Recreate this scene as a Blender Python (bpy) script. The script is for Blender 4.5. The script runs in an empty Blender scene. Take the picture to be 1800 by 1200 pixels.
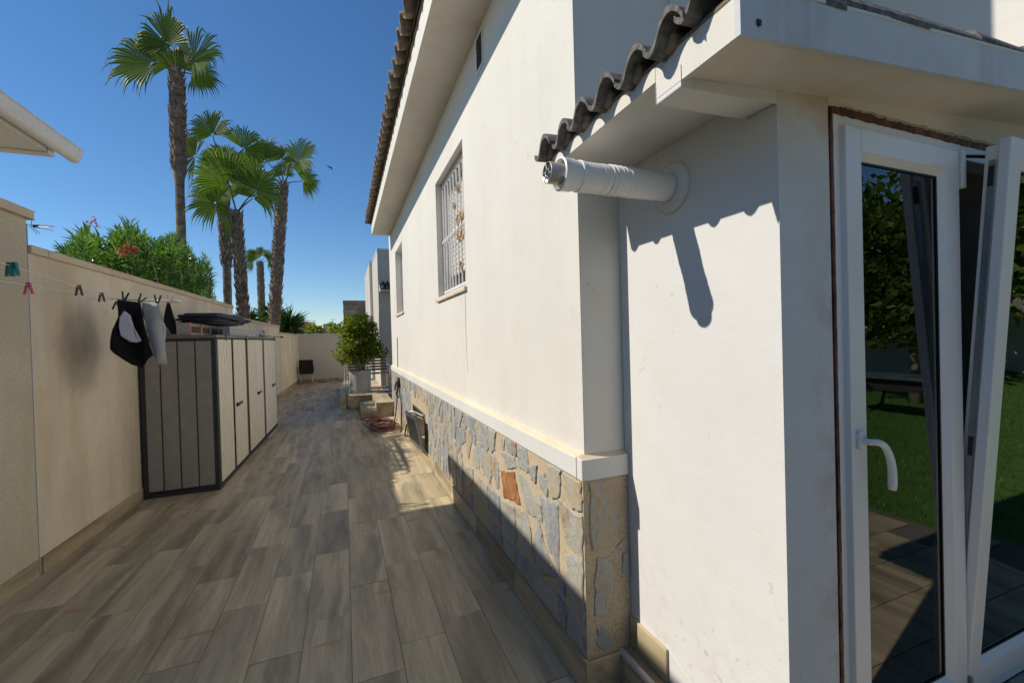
import bpy, bmesh, math, random
from mathutils import Vector, Matrix, noise
R = math.radians
S = bpy.context.scene
COL = S.collection
rng = random.Random(7)

# ------------------------------------------------------------------ camera
def make_camera():
    yaw, pitch, roll = R(21.3), R(-.55), R(-1.6)
    cy, sy, cp, sp = math.cos(yaw), math.sin(yaw), math.cos(pitch), math.sin(pitch)
    fw = Vector((sy*cp, cy*cp, sp)); rt0 = Vector((cy, -sy, 0)); up0 = rt0.cross(fw)
    rt = rt0*math.cos(roll) + up0*math.sin(roll); up = up0*math.cos(roll) - rt0*math.sin(roll)
    cam = bpy.data.cameras.new('camera'); o = bpy.data.objects.new('camera', cam); COL.objects.link(o)
    m = Matrix((rt, up, -fw)).transposed().to_4x4(); m.translation = (0, 0, 1.6)
    o.matrix_world = m
    cam.sensor_width = 36; cam.lens = 757/1800*36; cam.clip_start = .05; cam.clip_end = 2000
    S.camera = o
make_camera()
CR = Vector((math.cos(R(21.3)), -math.sin(R(21.3)), 0)); CF = Vector((math.sin(R(21.3)), math.cos(R(21.3)), 0))

# ------------------------------------------------------------------ light
TOSUN = Vector((-1, .27, .95)).normalized()
W = bpy.data.worlds.new('World'); S.world = W; W.use_nodes = True
wn = W.node_tree.nodes
sky = wn.new('ShaderNodeTexSky'); sky.sky_type = 'NISHITA'; sky.sun_disc = False
sky.sun_elevation = math.asin(TOSUN.z); sky.sun_rotation = math.atan2(TOSUN.x, TOSUN.y)
sky.air_density = 1.0; sky.dust_density = 0.0; sky.ozone_density = 5.0; sky.altitude = 30
hs_ = wn.new('ShaderNodeHueSaturation'); hs_.inputs['Saturation'].default_value = 1.15
W.node_tree.links.new(sky.outputs[0], hs_.inputs['Color']); W.node_tree.links.new(hs_.outputs[0], wn['Background'].inputs[0]); wn['Background'].inputs[1].default_value = .107
sl = bpy.data.lights.new('sun', 'SUN'); sl.energy = 4.35; sl.angle = R(.53); sl.color = (1, .94, .835)
so = bpy.data.objects.new('sun', sl); COL.objects.link(so); so.rotation_euler = (-TOSUN).to_track_quat('-Z', 'Y').to_euler(); so.location = (0, 0, 30)
S.view_settings.view_transform = 'Standard'; S.view_settings.look = 'None'; S.view_settings.gamma = 1; S.view_settings.exposure = .17
try: S.view_settings.use_curve_mapping = False
except Exception: pass
S.cycles.max_bounces = 8; S.cycles.transparent_max_bounces = 12

# ------------------------------------------------------------------ materials
class NT:
    def __init__(s, name):
        s.m = bpy.data.materials.new(name); s.m.use_nodes = True; s.t = s.m.node_tree
        s.b = s.t.nodes['Principled BSDF']; s.out = s.t.nodes['Material Output']
    def n(s, typ, ins={}, **kw):
        x = s.t.nodes.new(typ)
        for k, v in kw.items(): setattr(x, k, v)
        for k, v in ins.items(): s.put(x.inputs[k], v)
        return x
    def put(s, sock, v):
        if hasattr(v, 'is_output') or isinstance(v, bpy.types.NodeSocket): s.t.links.new(v, sock)
        else: sock.default_value = v
    def math(s, op, a, b=0., clamp=False):
        x = s.n('ShaderNodeMath', {0: a, 1: b}, operation=op, use_clamp=clamp); return x.outputs[0]
    def mix(s, f, a, b, blend='MIX'):
        x = s.n('ShaderNodeMix', {}, data_type='RGBA', blend_type=blend)
        s.put(x.inputs[0], f); s.put(x.inputs[6], a if not isinstance(a, tuple) else (*a[:3], 1)); s.put(x.inputs[7], b if not isinstance(b, tuple) else (*b[:3], 1))
        return x.outputs[2]
    def coord(s, scale=(1, 1, 1), rnd=0., kind='Object'):
        c = s.n('ShaderNodeTexCoord').outputs[kind]
        mp = s.n('ShaderNodeMapping', {0: c}); mp.inputs['Scale'].default_value = scale
        if rnd:
            oi = s.n('ShaderNodeObjectInfo').outputs['Random']
            v = s.n('ShaderNodeCombineXYZ', {0: s.math('MULTIPLY', oi, rnd), 1: s.math('MULTIPLY', oi, rnd*1.7), 2: s.math('MULTIPLY', oi, rnd*.6)})
            s.put(mp.inputs['Location'], v.outputs[0])
        return mp.outputs[0]
    def noise(s, vec, scale, detail=4, rough=.55, dist=0.):
        return s.n('ShaderNodeTexNoise', {'Vector': vec, 'Scale': scale, 'Detail': detail, 'Roughness': rough, 'Distortion': dist}).outputs[0]
    def ramp(s, f, stops, interp='LINEAR'):
        x = s.n('ShaderNodeValToRGB', {0: f}); cr = x.color_ramp; cr.interpolation = interp
        while len(cr.elements) < len(stops): cr.elements.new(.5)
        for e, (p, c) in zip(cr.elements, stops):
            e.position = p; e.color = (*c, 1) if isinstance(c, tuple) else (c, c, c, 1)
        return x.outputs[0]
    def bump(s, h, strength=.3, dist=.01):
        s.put(s.b.inputs['Normal'], s.n('ShaderNodeBump', {'Height': h, 'Strength': strength, 'Distance': dist}).outputs[0])
    def fin(s, col=None, rough=.6, metal=0., spec=.5):
        if col is not None: s.put(s.b.inputs['Base Color'], col if not isinstance(col, tuple) else (*col, 1))
        s.put(s.b.inputs['Roughness'], rough); s.put(s.b.inputs['Metallic'], metal); s.put(s.b.inputs['Specular IOR Level'], spec)
        return s.m

def plain(name, c, rough=.5, metal=0., var=.12, scale=6., bump=0., bscale=60., spec=.4):
    t = NT(name); v = t.coord(rnd=9)
    f = t.noise(v, scale, 5)
    lo = tuple(x*(1-var) for x in c); hi = tuple(min(1, x*(1+var)) for x in c)
    col = t.ramp(f, [(.3, lo), (.7, hi)])
    if bump: t.bump(t.noise(v, bscale, 3), bump, .004)
    return t.fin(col, rough, metal, spec)

def stucco(name, c, var=.08, dirt=(.5, .38, .22), dirt_amt=.25, bump=.25, bscale=170., speck=0., streak=.0, marks=0., cracks=0.):
    t = NT(name); v = t.coord()
    big = t.noise(v, .9, 6, .6); mid = t.noise(v, 5, 6, .65)
    col = t.mix(t.ramp(big, [(.35, 0.), (.68, 1.)]), tuple(x*(1-var) for x in c), tuple(min(.9, x*(1+var*.6)) for x in c))
    col = t.mix(t.math('MULTIPLY', t.ramp(mid, [(.5, 0.), (.75, 1.)]), dirt_amt), col, dirt)
    if streak:
        sv = t.coord((3.2, 3.2, .22)); sn = t.noise(sv, 1.5, 5, .6)
        col = t.mix(t.math('MULTIPLY', t.ramp(sn, [(.52, 0.), (.72, 1.)]), streak), col, tuple(x*.5 for x in dirt))
    if speck:
        sp = t.noise(v, 90, 2); col = t.mix(t.math('MULTIPLY', t.ramp(sp, [(.5, 0.), (.62, 1.)]), speck), col, tuple(x*.45 for x in c))
    if marks:
        mk = t.math('MULTIPLY', t.ramp(t.noise(v, 26, 2, .4), [(.69, 0.), (.735, 1.)]), t.ramp(t.noise(v, 1.3, 2), [(.42, 0.), (.6, 1.)]))
        col = t.mix(t.math('MULTIPLY', mk, marks), col, (.40, .33, .24))
    if cracks:
        vn = t.n('ShaderNodeTexVoronoi', {'Vector': t.n('ShaderNodeVectorMath', {0: v, 1: t.n('ShaderNodeTexNoise', {'Vector': v, 'Scale': 3.}).outputs[1]}, operation='ADD').outputs[0], 'Scale': .8}, feature='DISTANCE_TO_EDGE')
        ck = t.math('MULTIPLY', t.ramp(vn.outputs[0], [(0., 1.), (.0035, 0.)]), t.ramp(t.noise(v, 1.1, 2), [(.5, 0.), (.6, 1.)]))
        col = t.mix(t.math('MULTIPLY', ck, cracks), col, (.33, .27, .20))
    trowel = t.noise(t.coord((1.2, 1.2, 3.)), 3.2, 4, .6, .8)
    b = t.math('ADD', t.math('ADD', t.math('MULTIPLY', t.noise(v, bscale, 3), .5), t.math('MULTIPLY', mid, .8)), t.math('MULTIPLY', trowel, .8))
    t.bump(b, bump, .006)
    return t.fin(col, .85, spec=.2)

def m_wood_tile():
    t = NT('wood_look_tile'); v = t.coord((1, 1, 1), rnd=41)
    sx = t.n('ShaderNodeMapping', {0: v}); sx.inputs['Scale'].default_value = (6.4, .72, 6.4)
    warp = t.noise(v, 2.2, 3, .5)
    wv = t.n('ShaderNodeVectorMath', {0: sx.outputs[0]}, operation='ADD')
    t.put(wv.inputs[1], t.n('ShaderNodeCombineXYZ', {0: t.math('MULTIPLY', warp, .8)}).outputs[0])
    g1 = t.noise(wv.outputs[0], 1.0, 8, .62, .3)
    sf = t.n('ShaderNodeMapping', {0: v}); sf.inputs['Scale'].default_value = (70, 2.2, 70)
    g2 = t.noise(sf.outputs[0], 1.2, 4, .6)
    col = t.ramp(g1, [(.27, (.155, .123, .08)), (.40, (.30, .24, .15)), (.52, (.47, .378, .238)), (.68, (.63, .508, .322)), (.82, (.37, .297, .19))])
    col = t.mix(t.math('MULTIPLY', t.ramp(g2, [(.4, 0.), (.62, 1.)]), .35), col, (.30, .245, .145))
    oi = t.n('ShaderNodeObjectInfo').outputs['Random']
    k = t.math('ADD', t.math('MULTIPLY', oi, .28), .84)
    col = t.mix(1., col, t.n('ShaderNodeCombineColor', {0: k, 1: k, 2: k}).outputs[0], 'MULTIPLY')
    rs = t.noise(t.coord((5, 22, 5), rnd=77), .55, 2)
    col = t.mix(t.math('MULTIPLY', t.ramp(rs, [(.69, 0.), (.72, 1.)]), .7), col, (.42, .20, .05))
    t.bump(t.math('ADD', g2, t.math('MULTIPLY', g1, .6)), .12, .003)
    return t.fin(col, t.math('ADD', t.math('MULTIPLY', g1, .25), .38), spec=.4)

def m_slate():
    t = NT('slate_stone'); v = t.coord(rnd=23)
    oi = t.n('ShaderNodeObjectInfo').outputs['Random']
    base = t.ramp(oi, [(0, (.235, .25, .265)), (.2, (.34, .345, .33)), (.36, (.22, .24, .26)), (.5, (.41, .385, .30)), (.66, (.30, .305, .285)), (.8, (.42, .37, .27)), (.92, (.26, .275, .285))], 'CONSTANT')
    st = t.n('ShaderNodeMapping', {0: v}); st.inputs['Scale'].default_value = (6, 11, 3.2)
    g = t.noise(st.outputs[0], 1.4, 8, .7, .6); f2 = t.noise(v, 28, 6, .7)
    col = t.mix(t.ramp(g, [(.36, 0.), (.66, .9)]), base, (.42, .42, .395))
    col = t.mix(t.ramp(t.noise(v, 5, 6, .65, .8), [(.54, 0.), (.70, .8)]), col, (.36, .215, .09))
    col = t.mix(t.ramp(t.noise(st.outputs[0], 2.6, 5, .6, .5), [(.60, 0.), (.76, .6)]), col, (.15, .155, .165))
    k = t.math('ADD', t.math('MULTIPLY', f2, .7), .65)
    col = t.mix(1., col, t.n('ShaderNodeCombineColor', {0: k, 1: k, 2: k}).outputs[0], 'MULTIPLY')
    t.bump(t.math('ADD', t.math('MULTIPLY', g, 1.6), f2), .8, .012)
    return t.fin(col, t.math('ADD', t.math('MULTIPLY', g, .3), .38), spec=.4)

def m_rust_stone(name, c1, c2):
    t = NT(name); v = t.coord((1, 1, .6), rnd=5); g = t.noise(v, 11, 8, .7, .9)
    t.bump(g, .8, .010)
    return t.fin(t.ramp(g, [(.30, tuple(x*.55 for x in c1)), (.45, c1), (.62, c2)]), .6)

def m_left_wall(name, c, rough_amt, smudge=True, fs=55):
    t = NT(name); v = t.coord()
    big = t.noise(v, .8, 5, .6); mid = t.noise(v, 6, 6, .7); fine = t.noise(t.coord((1, .7, 1.5)), fs, 4, .75)
    col = t.mix(t.ramp(big, [(.35, 0.), (.68, 1.)]), tuple(x*.84 for x in c), tuple(x*1.08 for x in c))
    sv = t.coord((2.4, 2.4, .28)); sn = t.noise(sv, 1.3, 6, .6)
    col = t.mix(t.math('MULTIPLY', t.ramp(sn, [(.5, 0.), (.7, 1.)]), .42), col, (.50, .34, .17))
    col = t.mix(t.math('MULTIPLY', t.ramp(mid, [(.52, 0.), (.74, 1.)]), .25), col, (.50, .41, .27))
    col = t.mix(t.math('MULTIPLY', t.ramp(fine, [(.5, 0.), (.66, 1.)]), rough_amt), col, tuple(x*.55 for x in c))
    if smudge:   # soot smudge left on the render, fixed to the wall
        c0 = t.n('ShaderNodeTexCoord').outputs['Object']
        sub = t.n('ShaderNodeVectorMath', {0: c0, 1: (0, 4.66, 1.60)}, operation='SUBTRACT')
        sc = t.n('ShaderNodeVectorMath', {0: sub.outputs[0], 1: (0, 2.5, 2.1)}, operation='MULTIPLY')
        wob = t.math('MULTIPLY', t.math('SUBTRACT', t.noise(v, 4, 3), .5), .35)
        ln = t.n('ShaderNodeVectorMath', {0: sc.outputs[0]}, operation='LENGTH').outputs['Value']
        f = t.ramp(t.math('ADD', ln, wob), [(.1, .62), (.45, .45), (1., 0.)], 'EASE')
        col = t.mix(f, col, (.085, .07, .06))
    t.bump(t.math('ADD', t.math('MULTIPLY', fine, 1.), t.math('MULTIPLY', mid, .6)), .35+rough_amt*.6, .008)
    return t.fin(col, .9, spec=.15)

def m_leaf(name, c1, c2, c3=None, rough=.4, trans=.35, spec=.5):
    t = NT(name)
    g = t.n('ShaderNodeNewGeometry')
    f = g.outputs['Random Per Island']
    st = [(0, c1), (.55, c2)] + ([(.93, c2), (1., c3)] if c3 else [(1., c2)])
    col = t.ramp(f, st)
    t.fin(col, rough, spec=spec)
    tr = t.n('ShaderNodeBsdfTranslucent', {0: t.mix(.5, col, (.20, .26, .02), 'ADD') if False else t.mix(1., col, (1.5, 1.6, .6), 'MULTIPLY')})
    mx = t.n('ShaderNodeMixShader', {0: trans, 1: t.b.outputs[0], 2: tr.outputs[0]})
    t.t.links.new(mx.outputs[0], t.out.inputs[0])
    return t.m

def m_glass(name):
    t = NT(name)
    tr = t.n('ShaderNodeBsdfTransparent', {0: (.72, .75, .74, 1)}); gl = t.n('ShaderNodeBsdfGlossy', {0: (1, 1, 1, 1), 'Roughness': .0})
    fr = t.n('ShaderNodeFresnel', {0: 1.52})
    f = t.math('MULTIPLY', fr.outputs[0], 1.25, True)
    mx = t.n('ShaderNodeMixShader', {0: f, 1: tr.outputs[0], 2: gl.outputs[0]})
    t.t.links.new(mx.outputs[0], t.out.inputs[0]); return t.m

def m_trunk(name, c1, c2):
    t = NT(name); v = t.coord((1, 1, 2.2)); g = t.noise(v, 5, 7, .7)
    t.bump(g, .8, .03); return t.fin(t.ramp(g, [(.35, c1), (.68, c2)]), .9, spec=.1)

WOOD = m_wood_tile(); SLATE = m_slate()
WALL = stucco('house_render', (.69, .66, .59), .05, (.60, .50, .36), .18, .22, 150, streak=.05, marks=.3, cracks=.14)
WALLN = stucco('porch_render', (.68, .665, .63), .04, (.54, .45, .35), .16, .18, 120, marks=.4, cracks=.15)
def m_porch_wall():
    m = stucco('porch_wall_render', (.68, .665, .63), .04, (.54, .45, .35), .16, .18, 120, marks=.4, cracks=.15)
    t = NT.__new__(NT); t.m = m; t.t = m.node_tree; t.b = t.t.nodes['Principled BSDF']; t.out = t.t.nodes['Material Output']
    src = t.b.inputs['Base Color'].links[0].from_socket
    c0 = t.n('ShaderNodeSeparateXYZ', {0: t.n('ShaderNodeTexCoord').outputs['Object']})
    v = t.coord(); n1 = t.noise(v, 5, 6, .7); n2 = t.noise(v, 14, 5, .7)
    near = t.n('ShaderNodeMapRange', {0: c0.outputs[0], 1: .30, 2: .43, 3: 0., 4: 1.}).outputs[0]
    f = t.math('MULTIPLY', near, t.ramp(n1, [(.46, 0.), (.66, .5)]))
    col = t.mix(f, src, (.50, .26, .19))
    top = t.n('ShaderNodeMapRange', {0: c0.outputs[2], 1: 1.95, 2: 2.3, 3: 0., 4: 1.}).outputs[0]
    side = t.n('ShaderNodeMapRange', {0: c0.outputs[0], 1: .2062, 2: .2075, 3: 0., 4: 1.}).outputs[0]
    col = t.mix(t.math('MULTIPLY', t.math('MULTIPLY', top, side), t.ramp(n1, [(.35, .1), (.65, .6)])), col, (.50, .34, .18))
    low = t.n('ShaderNodeMapRange', {0: c0.outputs[2], 1: .75, 2: .17, 3: 0., 4: 1.}).outputs[0]
    col = t.mix(t.math('MULTIPLY', low, t.ramp(n2, [(.5, 0.), (.72, .55)])), col, (.46, .37, .26))
    t.put(t.b.inputs['Base Color'], col); return m
WALLD = m_porch_wall()
SOFF = stucco('soffit_paint', (.70, .645, .56), .07, (.50, .34, .18), .3, .1, 90)
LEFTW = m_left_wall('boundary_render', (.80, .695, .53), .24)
PIERW = m_left_wall('pier_render', (.66, .58, .435), .52, False, 70)
FARW = stucco('far_wall_render', (.64, .57, .46), .06, (.5, .4, .28), .2, .2, 120)
COPE = stucco('coping_render', (.66, .55, .41), .09, (.46, .30, .16), .35, .25, 100, speck=.15)
MORTAR = stucco('sandy_mortar', (.56, .45, .30), .14, (.30, .22, .13), .5, 1.0, 190, speck=.5)
LEDGE = stucco('dusty_ledge', (.70, .55, .39), .1, (.60, .42, .25), .5, .1, 60)
BAND = stucco('band_paint', (.66, .645, .605), .05, (.55, .46, .34), .16, .08, 90)
CONC = stucco('fascia_paint', (.60, .61, .61), .1, (.42, .38, .32), .35, .3, 70, streak=.35)
RTILE = plain('roof_tile_clay', (.25, .195, .14), .9, var=.45, scale=22, bump=.6, bscale=50)
RTILE2 = plain('roof_tile_grey', (.13, .12, .11), .92, var=.55, scale=40, bump=.9, bscale=70)
MORTDK = plain('tile_mortar', (.24, .18, .12), .95, var=.3, scale=20, bump=.6)
PVC = plain('white_pvc', (.80, .765, .715), .25, var=.03, scale=3, spec=.5)
GASKET = plain('black_gasket', (.012, .012, .012), .5)
STEELG = plain('grey_fitting', (.26, .27, .28), .35, .8, var=.2)
FOAM = m_rust_stone('rust_foam', (.075, .014, .007), (.21, .07, .025))
PUTTY = stucco('rough_plaster', (.46, .36, .22), .2, (.3, .2, .1), .5, 1., 60)
GLASS = m_glass('door_glass')
SHEDD = plain('shed_grey_plank', (.32, .29, .255), .7, var=.1, scale=12, bump=.15, bscale=110)
SHEDL = plain('shed_beige_plank', (.72, .665, .57), .7, var=.06, scale=10, bump=.15, bscale=110)
SHEDT = plain('shed_dark_trim', (.042, .04, .042), .55, var=.15)
BLACK = plain('black_plastic', (.014, .014, .015), .45)
BLACKCLOTH = plain('black_cloth', (.0075, .0075, .009), .9, var=.3, scale=8)
WHITECLOTH = plain('white_cloth', (.60, .60, .68), .9, var=.05)
GREYCLOTH = plain('pale_grey_cloth', (.50, .50, .48), .9, var=.08, scale=5)
ALU = plain('aluminium', (.44, .45, .45), .42, .55, var=.1, scale=10)
WHITEM = plain('white_enamel', (.72, .70, .66), .4, var=.05)
RUSTM = plain('rusty_iron', (.48, .33, .20), .8, var=.35, scale=40)
FLUEW = plain('flue_white', (.76, .755, .73), .38, var=.04, scale=4)
FLUEI = plain('flue_metal', (.50, .46, .40), .45, .7, var=.12)
HOSE = plain('red_hose', (.20, .062, .05), .45, var=.3, scale=3)
CHAIRW = plain('pale_frame', (.58, .54, .48), .5)
SLATG = plain('weathered_slat', (.20, .18, .155), .8, var=.25, scale=20)
POTM = plain('grey_pot', (.40, .39, .37), .65, var=.08, scale=5, bump=.15)
SOIL = plain('soil', (.045, .032, .022), 1, var=.4, scale=30)
PALMT = m_trunk('palm_bark', (.12, .092, .07), (.33, .26, .20))
PALMS = m_trunk('palm_boots', (.10, .07, .05), (.34, .25, .18))
BARK = m_trunk('pale_bark', (.24, .20, .15), (.45, .40, .33))
PALML = m_leaf('palm_leaf_green', (.06, .11, .022), (.115, .175, .032), (.24, .22, .04), .5, .5, .25)
PALMY = m_leaf('palm_leaf_yellow', (.22, .20, .03), (.14, .16, .03), None, .4, .4)
OLEA = m_leaf('oleander_leaf', (.05, .12, .028), (.105, .20, .045), (.24, .29, .09), .3, .42)
CITRUS = m_leaf('bush_leaf', (.07, .115, .018), (.19, .23, .028), (.34, .34, .06), .4, .6)
YUC = m_leaf('yucca_leaf', (.025, .06, .02), (.055, .11, .035), None, .35, .25)
HEDGE = m_leaf('hedge_leaf', (.06, .10, .02), (.13, .19, .03), None, .4, .45)
FLOWER = m_leaf('red_flower', (.36, .04, .06), (.50, .12, .13), None, .6, .3)
GRASSM = m_leaf('grass_blade', (.07, .16, .014), (.12, .24, .025), None, .6, .3)

# ------------------------------------------------------------------ mesh helpers
class MB:
    def __init__(s): s.v = []; s.f = []; s.mi = []; s.cur = 0
    def add(s, vs, fs):
        b = len(s.v); s.v += [tuple(x) for x in vs]; s.f += [tuple(b+i for i in f) for f in fs]; s.mi += [s.cur]*len(fs); return s
    def box(s, a, b):
        (x0, y0, z0), (x1, y1, z1) = a, b
        return s.add([(x0,y0,z0),(x1,y0,z0),(x1,y1,z0),(x0,y1,z0),(x0,y0,z1),(x1,y0,z1),(x1,y1,z1),(x0,y1,z1)],
                     [(0,3,2,1),(4,5,6,7),(0,1,5,4),(1,2,6,5),(2,3,7,6),(3,0,4,7)])
    def prism(s, poly, dvec):
        n = len(poly); d = Vector(dvec); p = [Vector(q) for q in poly]
        nrm = sum(((p[i]-p[0]).cross(p[i+1]-p[0]) for i in range(1, n-1)), Vector())
        if nrm.dot(d) > 0: p.reverse()
        return s.add(p+[q+d for q in p], [tuple(range(n)), tuple(range(2*n-1, n-1, -1))]+[(i, n+i, n+(i+1) % n, (i+1) % n)[::-1] for i in range(n)])
    def tube(s, pts, r, n=8, closed=False, caps=True):
        P = [Vector(p) for p in pts]; m = len(P); rs = r if isinstance(r, (list, tuple)) else [r]*m
        prev = None; base = len(s.v); vs = []
        for i, p in enumerate(P):
            if closed: t = (P[(i+1) % m]-P[i-1]).normalized()
            else: t = (P[min(i+1, m-1)]-P[max(i-1, 0)]).normalized()
            if prev is None:
                a = Vector((0, 0, 1)) if abs(t.z) < .9 else Vector((1, 0, 0)); u = t.cross(a).normalized()
            else:
                u = prev - t*prev.dot(t)
                u = u.normalized() if u.length > 1e-6 else t.orthogonal().normalized()
            prev = u; w = t.cross(u)
            vs += [p+(u*math.cos(k*2*math.pi/n)+w*math.sin(k*2*math.pi/n))*rs[i] for k in range(n)]
        fs = [(i*n+k, i*n+(k+1) % n, ((i+1) % m)*n+(k+1) % n, ((i+1) % m)*n+k) for i in range(m if closed else m-1) for k in range(n)]
        if caps and not closed: fs += [tuple(range(n-1, -1, -1)), tuple((m-1)*n+k for k in range(n))]
        return s.add(vs, fs)
    def lathe(s, prof, c, axis='Z', n=24, caps=False):
        vs = []; m = len(prof)
        for (r, h) in prof:
            for k in range(n):
                a = 2*math.pi*k/n; x, y = r*math.cos(a), r*math.sin(a)
                q = {'Z': (x, y, h), 'X': (h, x, y), 'Y': (x, h, y)}[axis]
                vs.append((c[0]+q[0], c[1]+q[1], c[2]+q[2]))
        fs = [(i*n+k, i*n+(k+1) % n, (i+1)*n+(k+1) % n, (i+1)*n+k) for i in range(m-1) for k in range(n)]
        if caps: fs += [tuple(range(n)), tuple((m-1)*n+k for k in range(n))]
        return s.add(vs, fs)
    def mesh(s, name, mats, off=(0, 0, 0), smooth=False, fixn=False):
        me = bpy.data.meshes.new(name); o = Vector(off)
        me.from_pydata([tuple(Vector(v)-o) for v in s.v] if o.length else s.v, [], s.f)
        for m in (mats if isinstance(mats, (list, tuple)) else [mats]): me.materials.append(m)
        if any(s.mi): me.polygons.foreach_set('material_index', s.mi)
        if smooth: me.polygons.foreach_set('use_smooth', [True]*len(me.polygons))
        me.validate(); me.update()
        if fixn:
            bm = bmesh.new(); bm.from_mesh(me); bmesh.ops.recalc_face_normals(bm, faces=bm.faces); bm.to_mesh(me); bm.free()
        return me

BASE = {}
def link(name, me, parent=None, loc=None, bevel=0.):
    o = bpy.data.objects.new(name, me); COL.objects.link(o)
    if parent is not None: o.parent = parent
    if loc is not None: o.location = loc
    if bevel:
        b = o.modifiers.new('bevel', 'BEVEL'); b.width = bevel; b.segments = 2; b.limit_method = 'ANGLE'; b.angle_limit = R(50)
    return o
def tag(o, label=None, cat=None, group=None, kind=None):
    if label: o['label'] = label
    if cat: o['category'] = cat
    if group: o['group'] = group
    if kind: o['kind'] = kind
    return o
def thing(name, loc, label, cat, group=None, rz=0):
    o = bpy.data.objects.new(name, None); COL.objects.link(o); o.location = loc; o.rotation_euler = (0, 0, rz); o.empty_display_size = .1
    BASE[o.name] = Vector(loc); return tag(o, label, cat, group)
def baseof(o):
    while o.parent is not None: o = o.parent
    return BASE.get(o.name, Vector())
def part(name, mb, mat, parent, bevel=0., smooth=False, kind=None, label=None, fixn=False):
    o = link(name, mb.mesh(name, mat, baseof(parent), smooth, fixn), parent, None, bevel)
    return tag(o, label, None, None, kind)
def solo(name, mb, mat, label, cat, group=None, bevel=0., smooth=False, kind=None, fixn=False):
    o = link(name, mb.mesh(name, mat, (0, 0, 0), smooth, fixn), None, None, bevel)
    return tag(o, label, cat, group, kind)
def struct(name, mb, mat, bevel=0., smooth=False):
    o = link(name, mb.mesh(name, mat, (0, 0, 0), smooth), None, None, bevel); o['kind'] = 'structure'; return o

def xwall(mb, X, y0, y1, z0, z1, holes=(), depth=.2):
    """sheet at x=X facing -x with rectangular holes and reveals running +x"""
    ys = sorted({y0, y1, *[h[0] for h in holes], *[h[1] for h in holes]}); zs = sorted({z0, z1, *[h[2] for h in holes], *[h[3] for h in holes]})
    for i in range(len(ys)-1):
        for j in range(len(zs)-1):
            a, b, c, d = ys[i], ys[i+1], zs[j], zs[j+1]; my, mz = (a+b)/2, (c+d)/2
            if any(h[0] < my < h[1] and h[2] < mz < h[3] for h in holes): continue
            mb.add([(X, a, c), (X, a, d), (X, b, d), (X, b, c)], [(0, 1, 2, 3)])
    for (a, b, c, d) in holes:
        Q = X+depth
        mb.add([(X,a,c),(Q,a,c),(Q,a,d),(X,a,d)], [(3,2,1,0)][::1]); mb.add([(X,b,c),(Q,b,c),(Q,b,d),(X,b,d)], [(0,1,2,3)])
        mb.add([(X,a,c),(X,b,c),(Q,b,c),(Q,a,c)], [(0,1,2,3)]); mb.add([(X,a,d),(X,b,d),(Q,b,d),(Q,a,d)], [(3,2,1,0)])
    return mb

def leafcloud(mb, items):
    """items: (base, dir, normal, length, width): folded lanceolate leaves"""
    for b, d, n, L, w in items:
        sd = d.cross(n)
        if sd.length < 1e-5: continue
        sd.normalize(); up = sd.cross(d)
        m = b+d*(L*.45); t = b+d*L-up*(L*.12)
        mb.add([b, m+sd*w+up*(w*.35), t, m-sd*w+up*(w*.35)], [(0, 1, 2), (0, 2, 3)])
def rvec(r=rng):
    while True:
        v = Vector((r.uniform(-1, 1), r.uniform(-1, 1), r.uniform(-1, 1)))
        if .05 < v.length < 1: return v.normalized()

# ------------------------------------------------------------------ ground and floors
g = MB(); N = 12
for i in range(N):
    for j in range(N):
        pass
g.add([(-900, -900, -.06), (900, -900, -.06), (900, 900, -.06), (-900, 900, -.06)], [(0, 1, 2, 3)])
struct('ground', g, plain('dry_earth', (.23, .19, .13), .95, var=.25, scale=.5))
fl = MB().box((-2.35, -8, -.05), (1.3, 19.8, -.004))
floor = struct('alley_floor', fl, plain('grout', (.16, .14, .115), .9, var=.15, scale=30))
BASE[floor.name] = Vector()
TL, TW = .85, .24
tme = MB().box((-.1187, -.4237, -.012), (.1187, .4237, 0)).mesh('floor_tile', WOOD)
offs = {0: 3.50, 1: 2.43, 2: 2.33, 3: 2.15, 4: 2.72, 5: 3.338, 6: 3.04, 7: 2.62, 8: 2.9, 9: 2.45, 10: 3.2, 11: 2.7, 12: 2.85}
nt = 0; far = MB()
cells = []
for c in range(13):
    xc = .95-.12-TW*c; y = offs[c] % TL + TL*.5 - TL
    while y < 19.6:
        if y > -1.2:
            edge = -2.07+.0205*(y-3.7)
            if xc+.12 > edge and not (xc < -1.5 and 5.9 < y < 9.2) and not (y > 11.6 and xc > .0) and y+.42 < 19.5: cells.append((y, xc))
        y += TL
cells.sort(key=lambda q: abs(q[0]-1.5))
for i, (y, xc) in enumerate(cells):
    if i < 285:
        o = link('floor_tile', tme, floor, (xc, y, rng.uniform(-.0012, .0012))); o.rotation_euler = (0, 0, math.pi*(rng.random() < .5))
    else: far.box((xc-.1187, y-.4237, -.012), (xc+.1187, y+.4237, rng.uniform(-.001, .001)))
if far.v: part('far_floor_tiles', far, WOOD, floor, kind='stuff')

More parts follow.
